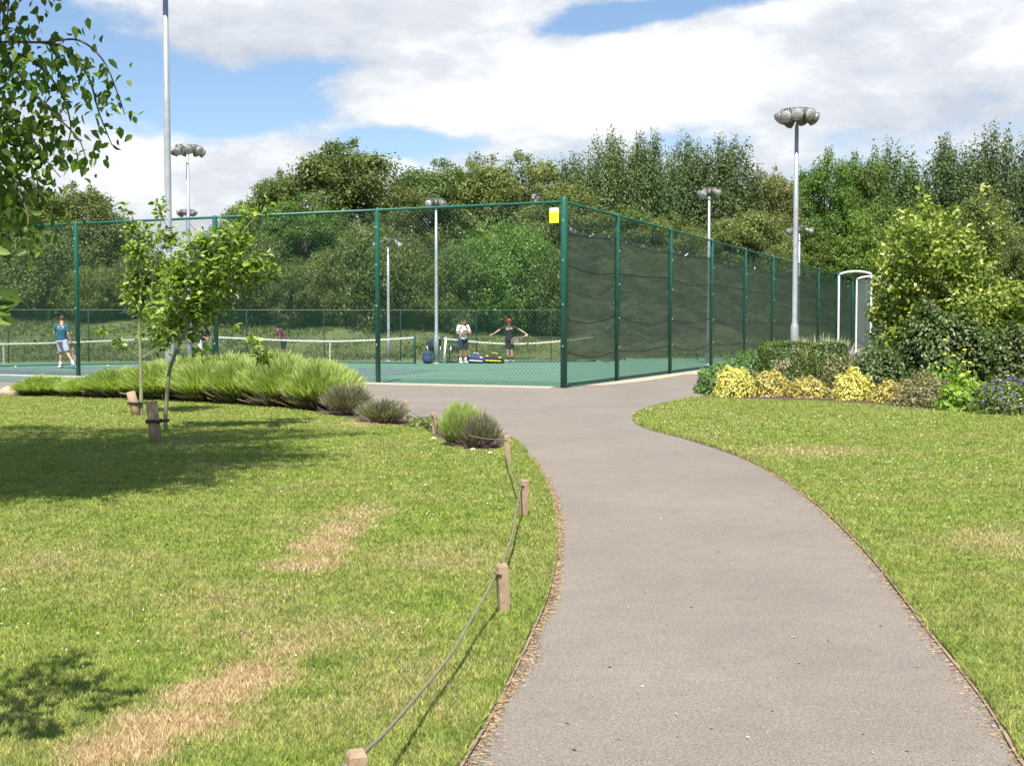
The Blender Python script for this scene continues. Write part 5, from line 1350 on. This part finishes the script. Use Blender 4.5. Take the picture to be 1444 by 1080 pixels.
for i in range(K + 1): 
    for jz in range(8):
        v = Vj[i * 8 + jz]; Vj.append((v[0], v[1] + .12, v[2] - .01))
n8 = (K + 1) * 8; Fj = [(i * 8 + k, (i + 1) * 8 + k, (i + 1) * 8 + k + 1, i * 8 + k + 1) for i in range(K) for k in range(7)]; Fj += [tuple(n8 + a_ for a_ in f[::-1]) for f in Fj]
Fj += [(i * 8, n8 + i * 8, n8 + (i + 1) * 8, (i + 1) * 8) for i in range(K)] + [(i * 8 + 7, (i + 1) * 8 + 7, n8 + (i + 1) * 8 + 7, n8 + i * 8 + 7) for i in range(K)]
mb.add(Vj, Fj); o = mb.build('jacket', navy, None, True, q); tag(o, 'dark jacket draped over the back of the white-framed chair', 'jacket')
garden_chair(G(640, 512), R(-8), 'dark green plastic garden chair between the white tube and the white-shirted man', M['dkplastic'])
# towel on second chair? two small white objects
qq = Vector(G(640, 512)); o = MB().ball((0, 0, 0), (.07, .05, .05), 10, 7).build('water_bottle', M['white_paint'], None, True, qq + Vector((-.12, 0, .5)))
bt = MB(); bt.lathe([(.035, 0), (.037, .15), (.02, .19), (.02, .23), (.016, .24)], (0, 0, 0), 12); bpy.data.objects.remove(o)
o = bt.build('water_bottle', M['white_paint'], None, True, qq + Vector((-.12, -.02, .447))); tag(o, 'white water bottle standing on the seat of the dark green chair', 'bottle')
# white ball tube
b = Vector(G(626, 513)); o = MB().tube([(0, 0, 0), (.08, .05, 1.0)], .045, 12).tube([(.08, .05, .995), (.083, .052, 1.04)], .05, 12).build('ball_pickup_tube', M['white_paint'], None, True, b)
tag(o, 'upright white tennis ball pick-up tube between the two chairs', 'ball tube')
def bag(loc, rz, L, label, m1, m2, upright=False):
    e = empty('tennis_bag' if not upright else 'backpack', loc, label, 'bag', None, rz)
    mb = MB(); 
    if upright:
        mb.ball((0, 0, 0), (1, 1, 1), 20, 14); mb.v = [tuple(math.copysign(abs(q_) ** .55, q_) for q_ in p_) for p_ in mb.v]; mb.v = [(x_ * .19 * (1 - .12 * z_), y_ * .12, .26 + z_ * .25) for x_, y_, z_ in mb.v]
        m2_ = MB(); m2_.ball((0, 0, 0), (1, 1, 1), 16, 10); mb.add([(math.copysign(abs(x_) ** .6, x_) * .14, -.11 + math.copysign(abs(y_) ** .6, y_) * .06, .17 + math.copysign(abs(z_) ** .6, z_) * .11) for x_, y_, z_ in m2_.v], m2_.f)
        mb.build('body', m1, e, True)
        MB().tube([(-.05, 0, .5), (-.04, 0, .58), (.04, 0, .58), (.05, 0, .5)], .012, 6).build('handle', m2, e, True)
        MB().tube([(-.16, .05, .45), (-.2, -.08, .3), (-.18, -.05, .1)], .018, 6).build('strap', m2, e, True)
    else:
        n = 14; V_ = []; Fc = []
        for i in range(n + 1):
            t = i / n; x = (t - .5) * L; w = .16 * (math.sin(math.pi * min(1, .12 + t * .88)) ** .5) * (1.15 - .35 * t) + .01; h = .17 * (math.sin(math.pi * min(1, .1 + t * .86)) ** .5) + .015
            for k in range(14):
                a = 2 * math.pi * k / 14; V_.append((x, w * math.copysign(abs(math.cos(a)) ** .8, math.cos(a)), h + h * math.copysign(abs(math.sin(a)) ** .8, math.sin(a))))
        for i in range(n):
            for k in range(14): Fc.append((i * 14 + k, i * 14 + (k + 1) % 14, (i + 1) * 14 + (k + 1) % 14, (i + 1) * 14 + k))
        Fc += [tuple(range(14))[::-1], tuple(n * 14 + k for k in range(14))]
        mb.add(V_, Fc); mb.build('body', m1, e, True)
        s = MB()
        for zz in (.3, .12):
            s.tube([((i / n - .5) * L * .9, -.165 * (1.12 - .3 * i / n) * (1 if zz < .2 else .62), zz * (1 - .25 * (i / n)) + .0) for i in range(1, n)], .026, 8)
        s.build('trim', m2, e, True)
        MB().tube([(-.12, 0, .33), (-.08, -.02, .42), (.1, -.02, .4), (.14, 0, .3)], .014, 6).build('handle', m2, e, True)
yel = cl('yellow_cloth', (.75, .72, .04)); bl = cl('blue_cloth', (.03, .05, .13))
bag(G(603, 513), .2, .4, 'dark blue backpack standing on the court left of the white-framed chair', bl, navy, True)
bag(G(671, 512.5), R(-12), .78, 'blue and white tennis bag lying at the feet of the white-shirted man', bl, wh)
bag(G(697, 512.5), R(-14), .8, 'black and yellow tennis bag lying beside the red-capped person', blk, yel)
M['ball'] = plain('tennis_ball', (.6, .72, .12), (.5, .62, .1), 30, .9)
for i, (px, py, lb) in enumerate(((22, 519.5, 'tennis ball on the court left of the teal-shirted man'), (152, 518, 'tennis ball on the court right of the leftmost fence post'), (38, 498, 'pale tennis ball on the rough grass beyond the far left net'))):
    b = Vector(G(px, py)); o = MB().ball((0, 0, 0), .045, 12, 8).build('tennis_ball', M['ball'], None, True, (b.x, min(b.y, 49), .05)); tag(o, lb, 'tennis ball', 'loose tennis balls')

# leaf litter on the path
M['litter'] = leafmat('leaf_litter', [(0, (.2, .12, .06)), (.6, (.35, .24, .12)), (1, (.6, .55, .4))], .1)
pp = []
for _ in range(70):
    py = random.uniform(600, 1075); px = random.uniform(720, 1400); g_ = G2(px, py); pp.append(g_)
pp = np.array(pp); pp = pp[inpoly(pp, path_poly)]
pn = np.concatenate([pp, np.full((len(pp), 1), .006)], 1)
tag(link('path_litter', leaves('path_litter', pn, RG.normal(0, .2, (len(pn), 3)) + np.array([0, 0, 1]), RG.uniform(.01, .032, len(pn)), M['litter'])), 'tiny dry leaves and grit scattered over the asphalt path', 'leaf litter', None, 'stuff')
# fallen twig on the lawn
b = Vector(G(312, 855)); o = MB().tube([(-.09, .01, .045), (0, 0, .05), (.09, -.02, .045)], .003, 5).build('twig', M['straw'], None, True, b); tag(o, 'pale straight straw stalk lying on the left lawn', 'stalk')

# ------------------------------------------------------------------ light and sky
EL, AZ = R(60), R(188)
sd = Vector((math.sin(AZ) * math.cos(EL), math.cos(AZ) * math.cos(EL), math.sin(EL)))
sl = bpy.data.lights.new('sun', 'SUN'); sl.energy = 5.0; sl.angle = R(.53); sl.color = (1, .955, .87)
so = bpy.data.objects.new('sun', sl); C.objects.link(so); so.rotation_euler = (-sd).to_track_quat('-Z', 'Y').to_euler(); so.location = (0, 0, 30)
w = bpy.data.worlds.new('World'); scn.world = w; w.use_nodes = True; nt = w.node_tree; bg = nt.nodes['Background']
sky = nt.nodes.new('ShaderNodeTexSky'); sky.sky_type = 'NISHITA'; sky.sun_disc = False; sky.sun_elevation = EL; sky.sun_rotation = AZ; sky.air_density = 1.0; sky.dust_density = .25; sky.ozone_density = 3.0
SKY_K = .085
tc = nt.nodes.new('ShaderNodeTexCoord').outputs['Generated']
sep = nt.nodes.new('ShaderNodeSeparateXYZ'); nt.links.new(tc, sep.inputs[0])
X, Y, Z = sep.outputs
mp = nt.nodes.new('ShaderNodeMapping'); mp.inputs['Scale'].default_value = (1, 1, 2.3); mp.inputs['Rotation'].default_value = (0, R(12), 0); nt.links.new(tc, mp.inputs[0])
n1 = noise(nt, mp.outputs[0], 4.8, 10, .6); n2 = noise(nt, mp.outputs[0], 15, 9, .62)
nmix = math_(nt, 'ADD', math_(nt, 'MULTIPLY', n1, .7), math_(nt, 'MULTIPLY', n2, .3))
cov = math_(nt, 'MULTIPLY', math_(nt, 'SUBTRACT', nmix, .5), 4.4)
cov = math_(nt, 'ADD', cov, .62)
def blob(px, py, rx, ry, amp, rot=0):
    global cov
    cx, cz = (px - 722) / F, (459 - py) / F
    a = math_(nt, 'SUBTRACT', X, cx); b = math_(nt, 'SUBTRACT', Z, cz)
    ca, sa = math.cos(rot), math.sin(rot)
    u = math_(nt, 'ADD', math_(nt, 'MULTIPLY', a, ca), math_(nt, 'MULTIPLY', b, sa)); v = math_(nt, 'SUBTRACT', math_(nt, 'MULTIPLY', b, ca), math_(nt, 'MULTIPLY', a, sa))
    u = math_(nt, 'MULTIPLY', u, F / rx); v = math_(nt, 'MULTIPLY', v, F / ry)
    r2 = math_(nt, 'ADD', math_(nt, 'MULTIPLY', u, u), math_(nt, 'MULTIPLY', v, v))
    g = math_(nt, 'EXPONENT', math_(nt, 'MULTIPLY', r2, -1.0))
    return math_(nt, 'MULTIPLY', g, amp)
for args in ((45, 55, 95, 75, -1.6), (170, 110, 110, 45, -.75), (350, 165, 125, 36, -1.6), (555, 207, 75, 18, -1.6, .0), (470, 110, 90, 30, -.8, .25), (860, 45, 130, 20, -1.5, .12), (1050, 15, 90, 22, -1.1, .2), (600, 95, 90, 22, -.7, .1),
             (250, 250, 300, 50, .8), (480, 60, 200, 40, .9, -.1), (760, 130, 330, 55, .9), (1200, 100, 300, 90, .7), (1180, 230, 80, 30, -.35), (640, 30, 200, 30, .5)):
    cov = math_(nt, 'ADD', cov, blob(*args))
hi = nt.nodes.new('ShaderNodeMapRange'); hi.inputs[1].default_value = .28; hi.inputs[2].default_value = .5; hi.inputs[3].default_value = 0; hi.inputs[4].default_value = -1.9; nt.links.new(Z, hi.inputs[0])
cov = math_(nt, 'ADD', cov, hi.outputs[0])
cm = nt.nodes.new('ShaderNodeMapRange'); cm.interpolation_type = 'SMOOTHSTEP'; cm.inputs[1].default_value = .1; cm.inputs[2].default_value = .85; nt.links.new(cov, cm.inputs[0])
shade = math_(nt, 'ADD', math_(nt, 'MULTIPLY', noise(nt, mp.outputs[0], 7.5, 9, .62), .75), math_(nt, 'MULTIPLY', math_(nt, 'MINIMUM', cov, 1.4), .09))
shd = math_(nt, 'ADD', shade, math_(nt, 'ADD', blob(760, 140, 260, 60, .14), math_(nt, 'ADD', blob(400, 90, 200, 60, -.12), blob(1300, 150, 220, 90, -.1))))
# the light above the blue must stay in range: cloud radiance in scene units
ccol = ramp(nt, shd, [(.3, (.345, .37, .42)), (.44, (.44, .46, .495)), (.56, (.6, .61, .62))])
sk = mixc(nt, 1.0, sky.outputs[0], (SKY_K, SKY_K, SKY_K), 'MULTIPLY')
sk = mixc(nt, 1.0, sk, (1.0, 1.0, 1.0), 'MULTIPLY')
fin = mixc(nt, cm.outputs[0], sk, ccol)
nt.links.new(fin, bg.inputs[0]); bg.inputs[1].default_value = 1.0

vs = scn.view_settings; vs.view_transform = 'Standard'; vs.look = 'None'; vs.exposure = 0.9; vs.gamma = 1; vs.use_curve_mapping = False
scn.render.engine = 'CYCLES'; cy = scn.cycles; cy.use_denoising = True; cy.max_bounces = 8; cy.transparent_max_bounces = 24; cy.diffuse_bounces = 3; cy.glossy_bounces = 2; cy.transmission_bounces = 4
scn.render.use_persistent_data = False
